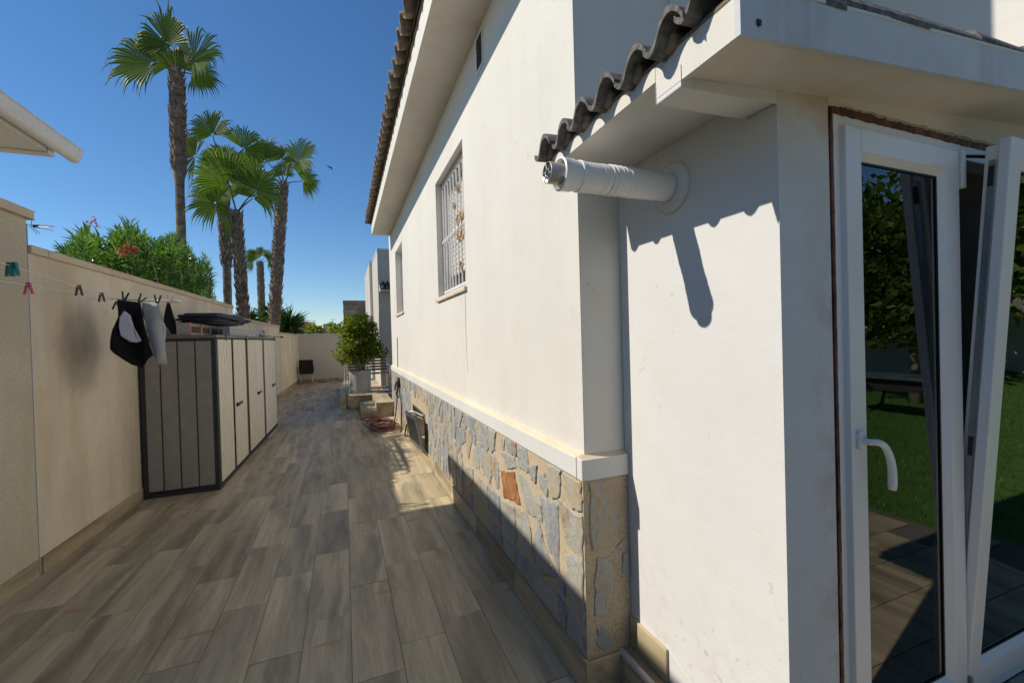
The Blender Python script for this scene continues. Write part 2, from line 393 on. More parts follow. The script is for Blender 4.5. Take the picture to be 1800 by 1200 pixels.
# ------------------------------------------------------------------ boundary walls on the left
def lx(y, off=0): return -2.07+off+.0205*(y-3.7)
bw = thing('boundary_wall', (0, 0, 0), 'long beige rendered boundary wall stepping down behind the sheds', 'wall')
TOPS = [(4.085, 9.55, 2.347), (9.55, 14.9, 2.155), (14.9, 19.6, 1.955)]
m = MB()
for a, b, t in TOPS:
    m.prism([(lx(a), a, 0), (lx(b), b, 0), (lx(b, -.2), b, 0), (lx(a, -.2), a, 0)], (0, 0, t-.055))
part('wall_body', m, LEFTW, bw)
COPJ = [4.085, 4.27, 5.17, 6.79, 8.2, 9.55, 10.9, 12.3, 13.6, 14.9, 16.4, 18, 19.6]
for a, b in zip(COPJ[:-1], COPJ[1:]):
    t = [q[2] for q in TOPS if q[0] <= a+.01 < q[1]][0]
    q = MB().prism([(lx(a, .016), a+.003, t-.055), (lx(b, .016), b-.003, t-.055), (lx(b, -.22), b-.003, t-.055), (lx(a, -.22), a+.003, t-.055)], (0, 0, .056))
    part('coping_stone', q, COPE, bw, bevel=.006)
y = 4.09
while y < 19.4:
    b = min(y+.85, 19.4)
    q = MB().prism([(lx(y, .012), y+.002, 0), (lx(b, .012), b-.002, 0), (lx(b, -.01), b-.002, 0), (lx(y, -.01), y+.002, 0)], (0, 0, .125+rng.uniform(-.001, .001)))
    part('skirting_tile', q, WOOD, bw); y = b
pw = thing('pier_wall', (0, 0, 0), 'tall roughcast wall section at the near left end of the alley', 'wall')
part('wall_body', MB().prism([(lx(-6), -6, 0), (lx(4.07), 4.07, 0), (lx(4.07, -.24), 4.07, 0), (lx(-6, -.24), -6, 0)], (0, 0, 2.53)), PIERW, pw)
part('coping', MB().prism([(lx(-6, .03), -6, 2.53), (lx(4.1, .03), 4.105, 2.53), (lx(4.1, -.27), 4.105, 2.53), (lx(-6, -.27), -6, 2.53)], (0, 0, .06)), COPE, pw, bevel=.006)
part('wall_joint', MB().prism([(lx(4.07, .004), 4.072, .13), (lx(4.083, .004), 4.083, .13), (lx(4.083, -.1), 4.083, .13), (lx(4.07, -.1), 4.072, .13)], (0, 0, 2.15)), BAND, pw)
y = -.2
while y < 4.0:
    b = min(y+.85, 4.07)
    q = MB().prism([(lx(y, .012), y+.002, 0), (lx(b, .012), b-.002, 0), (lx(b, -.01), b-.002, 0), (lx(y, -.01), y+.002, 0)], (0, 0, .125))
    part('skirting_tile', q, WOOD, pw); y = b
fwl = thing('end_wall', (0, 19.5, 0), 'low grey-beige wall closing the far end of the alley', 'wall')
part('wall_body', MB().box((-1.78, 19.5, 0), (6, 19.7, 1.93)), FARW, fwl)
part('coping', MB().box((-1.78, 19.47, 1.93), (6, 19.73, 1.985)), FARW, fwl)
part('skirting', MB().box((-1.74, 19.485, 0), (-.1, 19.51, .11)), WOOD, fwl)

# ------------------------------------------------------------------ the house
H = thing('house', (1.0, 1.7, 0), 'white rendered house on the right with stone base, tiled eaves and porch', 'house')
X0, YE, YF = .99, 1.684, 9.9
W1 = (3.58, 4.74, 2.06, 3.31); W2 = (7.70, 8.76, 2.12, 3.33)
m = xwall(MB(), X0, YE, YF, 1.0, 3.9, [W1, W2], .19)
m.box((X0+.19, YE+.19, .0), (X0+.26, YF-.12, 3.9)); m.box((X0+.003, YF-.06, 1.0), (X0+.19, YF-.002, 3.86))
part('main_wall', m, WALL, H)
part('return_wall', MB().box((X0+.002, YE, 1.0), (3.05, YE+.18, 5.2)), WALL, H)
part('end_wall', MB().box((X0+.262, YF-.1, 0), (7, YF+.05, 5.2)), WALL, H)
# stone base
HB = (5.72, 6.72, .12, .60)
m = xwall(MB(), .967, 1.664, 9.9, 0, .957, [HB], .25)
m.add([(.967, 1.664, 0), (1.204, 1.664, 0), (1.204, 1.664, .957), (.967, 1.664, .957)], [(0, 1, 2, 3)])
sb = part('stone_base', m, MORTAR, H)
part('vent_recess', MB().box((1.21, 5.6, .05), (1.235, 6.85, .7)), BLACK, H)
HAND = {'orange': [(2.72,.69),(2.51,.74),(2.44,.6),(2.68,.55)], 'a': [(2.41,.77),(2.34,.77),(2.14,.69),(2.13,.62),(2.29,.6)],
'b': [(2.1,.86),(2.05,.87),(2.02,.84),(2.03,.77),(2.1,.79)], 'c': [(2.01,.93),(1.88,.94),(1.9,.82),(1.96,.79),(2.01,.83)],
'd': [(1.83,.95),(1.68,.95),(1.69,.83),(1.76,.81),(1.82,.87)], 'e': [(1.88,.78),(1.68,.78),(1.68,.62),(1.81,.62)],
'f': [(2.09,.72),(1.92,.74),(1.93,.46),(2.02,.52)], 'g': [(2.7,.49),(2.52,.52),(2.5,.35),(2.53,.31),(2.68,.35)],
'h': [(2.48,.53),(2.33,.56),(2.28,.5),(2.23,.34),(2.38,.34)], 'i': [(2.14,.59),(2.09,.49),(1.97,.4),(2.13,.33),(2.21,.43)],
'j': [(1.82,.54),(1.69,.57),(1.68,.33),(1.75,.33),(1.82,.42)], 'k': [(1.93,.42),(1.86,.4),(1.86,.34),(1.9,.34)],
'l': [(3.01,.49),(2.81,.5),(2.79,.33),(2.96,.34)], 'm': [(3.28,.51),(3.08,.49),(3.07,.34),(3.25,.38)],
'n': [(3.67,.48),(3.46,.51),(3.47,.42),(3.57,.34),(3.66,.38)], 'o': [(2.25,.86),(2.15,.89),(2.17,.8),(2.22,.8)],
'p': [(2.21,.28),(1.96,.29),(1.94,.18),(2.15,.17)], 'q': [(1.91,.3),(1.85,.28),(1.86,.18),(1.91,.18)],
'r': [(1.82,.28),(1.7,.25),(1.68,.18),(1.79,.19)], 's': [(3.04,.26),(2.8,.28),(2.77,.17),(3.03,.17)],
't': [(2.69,.26),(2.52,.28),(2.52,.18),(2.66,.17)], 'u': [(2.47,.27),(2.26,.28),(2.26,.18),(2.41,.18)],
'v': [(2.71,.83),(2.5,.85),(2.48,.8),(2.61,.76)], 'w': [(2.42,.93),(2.3,.94),(2.28,.83),(2.4,.82)], 'x': [(2.62,.94),(2.47,.945),(2.46,.88),(2.58,.87)]}
ORG = m_rust_stone('orange_stone', (.30, .12, .045), (.42, .20, .08)); OCH = m_rust_stone('streaked_stone', (.40, .375, .31), (.46, .31, .15))
def clip(poly, p, n):
    out = []
    for i in range(len(poly)):
        a, b = poly[i], poly[(i+1) % len(poly)]
        da = (a[0]-p[0])*n[0]+(a[1]-p[1])*n[1]; db = (b[0]-p[0])*n[0]+(b[1]-p[1])*n[1]
        if da <= 0: out.append(a)
        if da*db < 0:
            t = da/(da-db); out.append((a[0]+(b[0]-a[0])*t, a[1]+(b[1]-a[1])*t))
    return out
def crag(poly, amp):
    out = []
    for i in range(len(poly)):
        a, b = poly[i], poly[(i+1) % len(poly)]
        L = math.hypot(b[0]-a[0], b[1]-a[1]); k = 5 if L > .12 else 3
        for j in range(k):
            t = j/k; u = rng.uniform(-amp, amp); w = rng.uniform(-amp, amp)
            out.append((a[0]+(b[0]-a[0])*t+(u if j else u*.5), a[1]+(b[1]-a[1])*t+(w if j else w*.5)))
    return out
def stone(poly, plane, mat, proud=None):
    proud = (proud or rng.uniform(.006, .014))*.7; poly = crag(poly, .008)
    cx = sum(p[0] for p in poly)/len(poly); cz = sum(p[1] for p in poly)/len(poly)
    ins = [(cx+(p[0]-cx)*.93, cz+(p[1]-cz)*.93) for p in poly]; n = len(poly)
    tilt = rng.uniform(-.03, .03)
    if plane == 'x': f = lambda p, d: (.967-d-tilt*(p[0]-cx), p[0], p[1])
    else: f = lambda p, d: (p[0], 1.664-d-tilt*(p[0]-cx), p[1])
    vs = [f(p, -.012) for p in poly]+[f(p, proud*.55) for p in poly]+[f(p, proud+rng.uniform(-.0015, .0015)) for p in ins]+[f((cx, cz), proud*1.08)]
    fs = []
    for k in range(2): fs += [(k*n+i, k*n+(i+1) % n, (k+1)*n+(i+1) % n, (k+1)*n+i) for i in range(n)]
    fs += [(2*n+i, 2*n+(i+1) % n, 3*n) for i in range(n)]
    o = Vector(f((cx, cz), 0)); q = MB().add(vs, fs)
    ob = link('stone', q.mesh('stone', mat, o, fixn=True), sb, o-baseof(sb)); return ob
for k, p in HAND.items():
    cx_ = sum(a for a, _ in p)/len(p); cz_ = sum(b for _, b in p)/len(p)
    p = [(min(max(cx_+(a-cx_)*1.24, 1.672), 9.9), min(max(cz_+(b-cz_)*1.2, .163), .95)) for a, b in p]
    o = stone(p, 'x', ORG if k == 'orange' else (OCH if k in 'dc' else SLATE), .012)
    if k == 'orange': o['label'] = 'bright rust-orange stone in the grey stone base'
boxes = [(min(a for a, _ in p), max(a for a, _ in p), min(b for _, b in p), max(b for _, b in p)) for p in HAND.values()]
# the rest of the base: shrunken Voronoi cells, tall and narrow as the slates are set
sites = []
yy = 2.75
tries = 0
while len(sites) < 235 and tries < 12000:
    tries += 1
    s0 = (rng.uniform(2.6, 9.88), rng.uniform(.17, .95))
    if all(((s0[0]-q[0])/1.0)**2+((s0[1]-q[1])*.72)**2 > .125**2 for q in sites): sites.append(s0)
for i, s0 in enumerate(sites):
    poly = [(s0[0]-.4, s0[1]-.4), (s0[0]+.4, s0[1]-.4), (s0[0]+.4, s0[1]+.4), (s0[0]-.4, s0[1]+.4)]
    for j, q in enumerate(sites):
        if j == i: continue
        dx, dz = q[0]-s0[0], q[1]-s0[1]
        if abs(dx) > .75 or abs(dz) > .75: continue
        dz2 = dz*.5; L = math.hypot(dx, dz*.72)
        gap = rng.uniform(.006, .015)
        nx, nz = dx, dz*.52; nl = math.hypot(nx, nz); nx /= nl; nz /= nl
        poly = clip(poly, (s0[0]+dx*.5-nx*gap, s0[1]+dz*.5-nz*gap), (nx, nz))
        if len(poly) < 3: break
    if len(poly) < 3: continue
    for p, nn in (((0, .165), (0, -1)), ((0, .948), (0, 1)), ((9.89, 0), (1, 0))): poly = clip(poly, p, nn)
    if len(poly) < 3: continue
    bb = (min(a for a, _ in poly), max(a for a, _ in poly), min(b for _, b in poly), max(b for _, b in poly))
    if any(bb[0] < B[1]+.01 and bb[1] > B[0]-.01 and bb[2] < B[3]+.01 and bb[3] > B[2]-.01 for B in boxes+[(5.62, 6.82, .05, .68)]): continue
    if (bb[1]-bb[0])*(bb[3]-bb[2]) < .004: continue
    stone(poly, 'x',  OCH if rng.random() < .12 else SLATE)
# small fillers between the hand-set stones
for p in ([(2.93,.72),(2.8,.75),(2.78,.58),(2.86,.54)],[(3.05,.93),(2.86,.94),(2.84,.81),(3.0,.8)],[(2.72,.93),(2.66,.93),(2.67,.86),(2.71,.86)],[(3.2,.75),(3.03,.77),(3.0,.57),(3.15,.56)],
          [(3.38,.9),(3.18,.93),(3.14,.82),(3.3,.79)],[(3.42,.7),(3.28,.73),(3.26,.56),(3.38,.55)],[(2.6,.49),(2.545,.48),(2.55,.42),(2.6,.42)],[(2.03,.4),(1.96,.37),(1.98,.31),(2.02,.31)]):
    bb = (min(a for a, _ in p), max(a for a, _ in p), min(b for _, b in p), max(b for _, b in p))
    if not any(bb[0] < B[1]-.01 and bb[1] > B[0]+.01 and bb[2] < B[3]-.01 and bb[3] > B[2]+.01 for B in boxes): stone(p, 'x', SLATE)
for i, p in enumerate(([(.997,.944),(1.091,.946),(1.155,.91),(1.15,.746),(1.111,.672),(1.001,.637)], [(1.033,.598),(1.109,.59),(1.106,.475),(1.063,.338),(1.011,.343),(1.017,.528)],
          [(1.014,.286),(1.066,.288),(1.102,.212),(1.097,.18),(1.021,.198)], [(1.165,.596),(1.195,.601),(1.195,.476),(1.163,.513)], [(1.125,.63),(1.19,.66),(1.19,.63),(1.15,.61)])):
    stone(p, 'y', (OCH, SLATE, SLATE, SLATE, SLATE)[i], .008)
# band / ledge
def bandprof(y): return [(.957, y, .957), (.957, y, 1.051), (X0+.004, y, 1.051), (X0+.004, y, .957)]
part('base_band', MB().prism(bandprof(1.70), (0, 8.23, 0)).box((.957, 1.652, .957), (1.204, 1.70, 1.051)), BAND, H, bevel=.003)
part('band_ledge', MB().prism([(.962, 1.70, 1.051), (X0+.002, 1.70, 1.067), (X0+.002, 1.70, 1.051)], (0, 8.2, 0)).prism([(.962, 1.66, 1.0515), (.962, 1.70, 1.0515), (.962, 1.684, 1.066)], (.242, 0, 0)), LEDGE, H)
# skirting along the base and around the corner
y = 1.655
while y < 9.4:
    b = min(y+.85, 9.45)
    part('skirting_tile', MB().box((.950, y+.0015, 0), (.969, b-.0015, .158)), WOOD, H, bevel=.002); y = b
part('skirting_tile', MB().box((.9515, 1.642, 0), (1.142, 1.6535, .158)), WOOD, H)
# eaves
zf = 3.865
part('eaves_soffit', MB().box((.64, 1.69, zf), (X0+.2, 9.64, zf+.05)), SOFF, H)
part('eaves_fascia', MB().box((.615, 1.68, zf-.004), (.642, 9.66, 4.07)), WALL, H)
def tileprof(n, w, A, B, split=.66):
    out = []
    for i in range(n+1):
        u = i/n
        z = A*math.sin(math.pi*u/split)**.8 if u < split else -B*math.sin(math.pi*(u-split)/(1-split))
        out.append(((u-.5)*w, z))
    return out
def rooftile_mesh(name, w, L, A, B, th, mat, n=10):
    pr = tileprof(n, w, A, B); vs = []
    for x in (0, L):
        k = 1 if x == 0 else .96
        vs += [(x, y*1.03, z*k) for y, z in pr]+[(x, y*1.03, z*k-th) for y, z in pr]
    c = len(pr); fs = []
    for i in range(c-1):
        fs += [(i, i+1, 2*c+i+1, 2*c+i), (c+i+1, c+i, 3*c+i, 3*c+i+1), (i+1, i, c+i, c+i+1), (2*c+i, 2*c+i+1, 3*c+i+1, 3*c+i)]
    fs += [(0, 2*c, 3*c, c), (c-1, 2*c-1, 4*c-1, 3*c-1)]
    return MB().add(vs, fs).mesh(name, mat, fixn=True)
hb = H
pitch = .30
rm = rooftile_mesh('roof_tile', .20, .48, .075, .03, .016, RTILE)
m = MB().prism([(.60, 1.69, 4.07), (.60, 1.69, 4.13), (6, 1.69, 4.13+pitch*5.4), (6, 1.69, 4.07+pitch*5.4)], (0, 7.98, 0))
roof = part('roof', m, MORTDK, H)
for r_ in range(3):
    for k in range(39):
        y = 9.57-.2*k
        x = .505+.4*r_+rng.uniform(-.008, .008)
        o = link('roof_tile', rm, roof, Vector((x, y+rng.uniform(-.004, .004), 4.155+pitch*(x-.505)+.02*r_))-baseof(H)); o.rotation_euler = (0, -math.atan(pitch)+.02, rng.uniform(-.02, .02))
rest = MB()
for k in range(39):
    y = 9.57-.2*k; pr = tileprof(6, .205, .075, .03)
    vs = [(1.7, y+a, 4.155+pitch*1.2+.03+b) for a, b in pr]+[(6, y+a, 4.155+pitch*5.5+.03+b) for a, b in pr]; c = len(pr)
    rest.add(vs, [(i, i+1, c+i+1, c+i) for i in range(c-1)])
part('upper_roof_tiles', rest, RTILE, roof, kind='stuff')
part('eave_mortar', MB().box((.60, 1.69, 4.072), (.66, 9.64, 4.16)), MORTDK, H)
part('eave_gutter_flashing', MB().prism([(.49, 9.66, 4.10), (.49, 9.66, 4.17), (.62, 9.66, 4.20), (.62, 9.66, 4.10)], (0, .012, 0)), RTILE, H)
# windows
def window(w, grille):
    y0, y1, z0, z1 = w; q = thing
    wn_ = part('window', MB().box((X0+.183, y0, z0), (X0+.189, y1, z1)), GASKET, H)
    part('window_sill', MB().prism([(X0-.022, y0-.025, z0-.05), (X0-.022, y0-.025, z0-.02), (X0+.18, y0-.025, z0+.002), (X0+.18, y0-.025, z0-.05)], (0, y1-y0+.05, 0)), COPE, H, bevel=.004)
    fr = MB()
    for a, b, c, d in ((y0, y0+.06, z0, z1), (y1-.06, y1, z0, z1), (y0+.06, y1-.06, z1-.06, z1), (y0+.06, y1-.06, z0, z0+.06)): fr.box((X0+.125, a+.001, c+.003), (X0+.182, b-.001, d-.001))
    part('window_frame', fr, PVC, wn_, bevel=.004)
    sl_h = .052; nsl = int((z1-z0-.13)/sl_h)
    for k in range(nsl):
        z = z0+.065+k*sl_h
        if z < z0+.2 and grille: continue
        part('shutter_slat', MB().add([(X0+.150, y0+.06, z), (X0+.138, y0+.06, z+sl_h*.5), (X0+.150, y0+.06, z+sl_h-.004), (X0+.160, y0+.06, z+sl_h*.5), (X0+.150, y1-.06, z), (X0+.138, y1-.06, z+sl_h*.5), (X0+.150, y1-.06, z+sl_h-.004), (X0+.160, y1-.06, z+sl_h*.5)],
             [(0, 1, 5, 4), (1, 2, 6, 5), (2, 3, 7, 6), (3, 0, 4, 7)]), PVC, wn_)
    return wn_
w1 = window(W1, True); w2 = window(W2, False)
gx = X0+.075
gr = part('window_grille', MB().box((gx-.012, 3.585, 2.10), (gx+.012, 4.735, 2.125)).box((gx-.012, 3.585, 3.255), (gx+.012, 4.735, 3.28)), WHITEM, H)
for k in range(10):
    y = 3.60+k*.1245
    q = MB().tube([(gx, y, 2.1), (gx, y, 3.27)], .009, 6)
    q.lathe([(.009, -.03), (.02, -.012), (.02, .012), (.009, .03)], (gx, y, 2.66), 'Z', 8)
    part('bar', q, WHITEM, gr)
for (yc, zc, rr, sg) in ((4.0, 3.02, .07, 1), (4.02, 2.72, .08, -1), (3.9, 2.72, .08, 1), (4.0, 2.56, .08, 1), (3.88, 2.55, .07, -1), (3.95, 2.28, .06, -1), (4.15, 2.9, .05, 1)):
    pts = [(gx-.014, yc+sg*rr*math.cos(a)*(1-a/9), zc+rr*math.sin(a)*(1-a/9)) for a in [i*.35 for i in range(22)]]
    part('scroll', MB().tube(pts, .009, 5), RUSTM, gr)
for yy_, zz in ((4.735, 3.1), (4.735, 2.66), (4.735, 2.2)):
    part('fixing', MB().tube([(gx, yy_-.02, zz), (gx, yy_+.004, zz)], .012, 6), WHITEM, gr)
# vent high on the wall
av = part('air_vent', MB().box((X0-.006, 2.945, 3.565), (X0+.002, 2.965, 3.84)).box((X0-.006, 3.095, 3.565), (X0+.002, 3.115, 3.84)).box((X0-.006, 2.965, 3.565), (X0+.002, 3.095, 3.59)).box((X0-.006, 2.965, 3.815), (X0+.002, 3.095, 3.84)), WHITEM, H)
part('vent_opening', MB().box((X0-.003, 2.965, 3.59), (X0-.001, 3.095, 3.815)), BLACK, av)
for k in range(7):
    z = 3.60+k*.031
    part('vent_slat', MB().prism([(X0-.003, 2.965, z+.014), (X0-.010, 2.965, z), (X0-.008, 2.965, z-.002), (X0-.001, 2.965, z+.012)], (0, .13, 0)), STEELG, av)
part('wall_cable', MB().tube([(X0-.006, 8.76, 1.66), (X0-.006, 8.79, 1.3), (X0-.008, 8.82, 1.06)], .008, 6), SHEDT, H)
part('rust_run', MB().tube([(X0-.001, 3.62, 2.03), (X0-.0012, 3.63, 1.6), (X0-.001, 3.61, 1.3)], [.004, .003, .001], 5), COPE, H)
# porch walls
poly = [(1.206, 1.682), (1.206, .896), (1.432, .896), (1.432, 1.06), (1.27, 1.06), (1.27, 1.682)]
part('porch_wall', MB().prism([(a, b, .16) for a, b in poly], (0, 0, 2.195)), WALLD, H)
part('door_lintel', MB().box((1.434, .896, 2.292), (4.2, 1.06, 2.47)).prism([(1.208, .898, 2.3555), (1.432, .898, 2.3555), (1.432, .898, 2.42), (1.208, .898, 2.38)], (0, .16, 0)), SOFF, H)
part('porch_side_wall', MB().box((2.97, .896, .16), (4.2, 1.06, 2.292)), WALLN, H)
zs = lambda x: 2.275+.082*(x-.85)
part('porch_soffit', MB().prism([(.868, 0.73, zs(.868)), (.868, .73, zs(.868)+.03), (4.2, .73, zs(4.2)+.03), (4.2, .73, zs(4.2))], (0, .166, 0)), SOFF, H)
part('porch_side_soffit', MB().prism([(.868, .997, 2.322), (.868, .997, 2.35), (1.204, .997, 2.365), (1.204, .997, 2.332)], (0, .686, 0)), WALLN, H)
part('porch_beam', MB().prism([(.853, .897, 2.252), (.853, .897, 2.303), (1.204, .897, 2.325), (1.204, .897, 2.268)], (0, .099, 0)), WALLN, H, bevel=.004)
part('porch_side_fascia', MB().prism([(.852, .73, 2.268), (.852, .73, 2.363), (.867, .73, 2.363), (.867, .73, 2.268)], (0, .267, 0)).prism([(.852, .999, 2.318), (.852, .999, 2.363), (.867, .999, 2.363), (.867, .999, 2.318)], (0, .684, 0)), WALL, H)
part('porch_front_fascia', MB().prism([(.850, .7135, 2.266), (.850, .7135, 2.388), (4.2, .7135, 2.388+.082*3.35), (4.2, .7135, 2.266+.082*3.35)], (0, .0155, 0)), CONC, H)
part('fascia_edge', MB().prism([(.86, .7118, 2.382), (.86, .7118, 2.391), (4.2, .7118, 2.391+.082*3.34), (4.2, .7118, 2.382+.082*3.34)], (0, .004, 0)), BAND, H)
part('fascia_stub', MB().tube([(.905, .7135, 2.298), (.905, .707, 2.298)], .004, 8).box((.899, .709, 2.297), (.911, .7128, 2.309)), SHEDT, H)
m = MB().prism([(.85, .73, 2.362), (.85, .73, 2.372), (3.05, .73, 2.372+.082*2.2), (3.05, .73, 2.362+.082*2.2)], (0, .95, 0))
proof = part('porch_roof', m, MORTDK, H)
pm = rooftile_mesh('porch_tile', .146, .42, .047, .020, .017, RTILE2, 12)
for k in range(7):
    y = 1.633-.146*k if k < 6 else .792
    for r_ in range(6):
        x = .798+.36*r_+rng.uniform(-.007, .007)
        o = link('porch_tile', pm, proof, Vector((x, y, 2.384+.082*(x-.8)+rng.uniform(-.004, .004)+(.022 if k == 6 else 0)))-baseof(H)); o.rotation_euler = (0, -math.atan(.082)+.03, rng.uniform(-.025, .025))
for k in range(7):
    if k == 6: continue
    y = 1.633-.146*k+.075
    q = MB(); 
    q.lathe([(0.001, 0), (.024, .003), (.032, .012), (.032, .06)], (.825+rng.uniform(-.01, .01), y-.048, 2.385), 'X', 8)
    part('eave_mortar_plug', q, MORTDK, H)
part('added_shade_block', MB().box((1.53, 1.56, 2.42), (2.1, 1.68, 5.2)), WALL, H)  # made-up block: catches a sunlit sliver and shades the upper wall
part('upper_wall', MB().box((3.06, .9, 2.48), (3.3, YE+.18, 6.2)), WALL, H)
# skirting inside the recess
part('recess_skirting', MB().box((1.192, 1.418, .165), (1.205, 1.66, .30)), WOOD, H, bevel=.002)
part('bare_plaster_patch', MB().prism([(1.2045, 1.414, .166), (1.2045, 1.414, .297), (1.2045, 1.31, .262), (1.2045, 1.20, .21), (1.2045, 1.13, .168)], (.002, 0, 0)), BAND, H)
# door step platform
st = struct('step_platform', MB().box((1.145, -1.5, .0), (3.9, .894, .150)).box((1.145, .894, 0), (1.205, 1.664, .150)), plain('grout2', (.16, .14, .115), .9))
BASE[st.name] = Vector()
sme = MB().box((-.4237, -.1187, -.012), (.4237, .1187, 0)).mesh('step_tile', WOOD)
part('riser_tile', MB().box((1.136, -1.5, .0), (1.1445, 1.641, .134)), WOOD, st)
part('step_nosing', MB().prism([(1.128, -1.5, .135), (1.124, -1.5, .155), (1.131, -1.5, .166), (1.15, -1.5, .166), (1.15, -1.5, .135)], (0, 3.16, 0)), plain('nosing', (.42, .41, .39), .3, .3), st)
for k in range(5):
    b = .894-.65*k if k else 1.662
for i in range(4):
    y1 = 1.662-.6*i; part('floor_tile', MB().box((1.152, y1-.597, .150), (1.2049 if y1 > .9 else 1.204, y1, .163)), WOOD, st)
for i in range(3):
    for j in range(10):
        y = .772-.242*j
        o = link('floor_tile', sme, st, (1.65+.85*i-(.28 if j % 2 else 0)+.02, y, .163))
        if i == 0 and j % 2: o.scale = (1, 1, 1)
pv = struct('added_patio', MB().box((-2.0, -12, -.03), (1.12, -1.25, .012)).box((1.126, -12, -.03), (3.88, -1.52, .012)), plain('added_patio_stone', (.52, .47, .38), .8, var=.1, scale=4))  # pale paving added out of view to bounce sunlight onto shaded walls
# door frame
YD = .896
fx0, fx1, fz0, fz1 = 1.452, 2.95, .165, 2.276
df = part('door_frame', MB().box((fx0, .893, fz0), (fx0+.055, .965, fz1)).box((fx1-.055, .893, fz0), (fx1, .965, fz1)).box((fx0+.055, .893, fz1-.055), (fx1-.055, .965, fz1)).box((fx0+.055, .893, fz0), (fx1-.055, .965, fz0+.04)).box((2.09, .90, fz0+.04), (2.125, .962, fz1-.055)), PVC, H, bevel=.003)
def strip(p0, p1, w, d, n=40, seed=1):
    r = random.Random(seed); a, b = Vector(p0), Vector(p1); t = (b-a).normalized(); s_ = Vector((-t.z, 0, t.x)); vs = []; fs = []
    for i in range(n+1):
        c = a.lerp(b, i/n)
        w0, w1 = w*(.5+r.uniform(-.22, .3)), w*(.5+r.uniform(-.1, .1)); dd = d*r.uniform(.5, 1.3)
        vs += [c-s_*w1+Vector((0, .02, 0)), c-s_*w1*.9-Vector((0, dd, 0)), c+s_*w0*.8-Vector((0, dd*r.uniform(.6, 1.2), 0)), c+s_*w0+Vector((0, .02, 0))]
    for i in range(n): fs += [(4*i+k, 4*i+k+1, 4*i+k+5, 4*i+k+4) for k in range(3)]
    return MB().add(vs, fs)
part('expanding_foam', strip((fx0-.01, .894, fz1+.009), (fx1, .894, fz1+.009), .026, .004, 110, 3), FOAM, H, fixn=True)
part('expanding_foam', strip((fx0-.011, .894, .17), (fx0-.011, .894, fz1+.02), .011, .003, 90, 5), FOAM, H, fixn=True)
part('rough_plaster_edge', strip((fx0+.06, .8955, fz1+.026), (2.6, .8955, fz1+.026), .012, .005, 70, 8), PUTTY, H, fixn=True)
def leaf(x0, x1, z0, z1, stile0, stile1, hb_, ht, name='door_leaf', M=None):
    """sash built round y=0 (front at -0), thickness .07 to +y, placed by M"""
    M = M or Matrix.Identity(4)
    def X(mb): mb.v = [tuple(M @ Vector(v)) for v in mb.v]; return mb
    f = MB()
    f.box((x0, 0, z0), (x0+stile0, .032, z1)); f.box((x1-stile1, 0, z0), (x1, .032, z1)); f.box((x0+stile0, 0, z1-ht), (x1-stile1, .032, z1)); f.box((x0+stile0, 0, z0), (x1-stile1, .032, z0+hb_))
    e = .012
    f.box((x0+e, .032, z0+e), (x0+stile0, .07, z1-e)); f.box((x1-stile1, .032, z0+e), (x1-e, .07, z1-e)); f.box((x0+stile0, .032, z1-ht), (x1-stile1, .07, z1-e)); f.box((x0+stile0, .032, z0+e), (x1-stile1, .07, z0+hb_))
    lf = part(name, X(f), PVC, H, bevel=.004)
    a, b, c, d = x0+stile0, x1-stile1, z0+hb_, z1-ht
    bd = MB(); w = .02
    def bead(p, q, inw):
        bd.add([p, q, Vector(q)+Vector(inw[1])*w+Vector((0, .02, 0)), Vector(p)+Vector(inw[0])*w+Vector((0, .02, 0))], [(0, 1, 2, 3)])
    bead((a, .002, c), (a, .002, d), ((1, 0, 1), (1, 0, -1))); bead((b, .002, d), (b, .002, c), ((-1, 0, -1), (-1, 0, 1)))
    bead((a, .002, d), (b, .002, d), ((1, 0, -1), (-1, 0, -1))); bead((b, .002, c), (a, .002, c), ((-1, 0, 1), (1, 0, 1)))
    part('glazing_bead', X(bd), PVC, lf)
    gk = MB()
    for p, q in (((a+w, .0195, c+w), (a+w+.006, .0225, d-w)), ((b-w-.006, .0195, c+w), (b-w, .0225, d-w)), ((a+w+.006, .0195, d-w-.006), (b-w-.006, .0225, d-w)), ((a+w+.006, .0195, c+w), (b-w-.006, .0225, c+w+.006))): gk.box(p, q)
    part('gasket', X(gk), GASKET, lf)
    part('glass_pane', X(MB().box((a+w, .024, c+w), (b-w, .030, d-w))), GLASS, lf)
    part('glass_pane', X(MB().box((a+w, .044, c+w), (b-w, .050, d-w))), GLASS, lf)
    part('glazing_spacer', X(MB().box((a+.001, .031, c+w), (a+w+.004, .043, d-w)).box((b-w-.004, .031, c+w), (b-.001, .043, d-w))), STEELG, lf)
    return lf
T1 = Matrix.Translation((0, .874, 0))
L1 = leaf(1.478, 2.118, .215, 2.237, .078, .082, .085, .078, M=T1)
ang = math.atan2(.135, 1.95)
T2 = Matrix.Translation((0, .878, .222)) @ Matrix.Rotation(ang, 4, 'X')
L2 = leaf(2.120, 2.86, 0, 2.015, .078, .08, .085, .078, M=T2)
L2['label'] = 'right-hand door leaf tilted open at the top'
part('edge_fitting', MB().box((2.1185, .894, .5), (2.1195, .906, .52)), STEELG, H) if False else None
q = MB().box((2.1188, .036, .1), (2.132-.0125, .054, 1.95)); q.v = [tuple(T2 @ Vector(v)) for v in q.v]; part('edge_fitting', q, STEELG, L2)
for q in (MB().box((2.1165, .038, 1.86), (2.1188, .052, 1.93)), MB().box((2.1165, .038, .9), (2.1188, .05, .97))):
    q.v = [tuple(T2 @ Vector(v)) for v in q.v]; part('latch_keep', q, BLACK, L2)
part('tilt_arm', MB().tube([(2.14, .888, 2.225), (2.25, .85, 2.222), (2.42, .80, 2.215)], .006, 6), BLACK, L2)
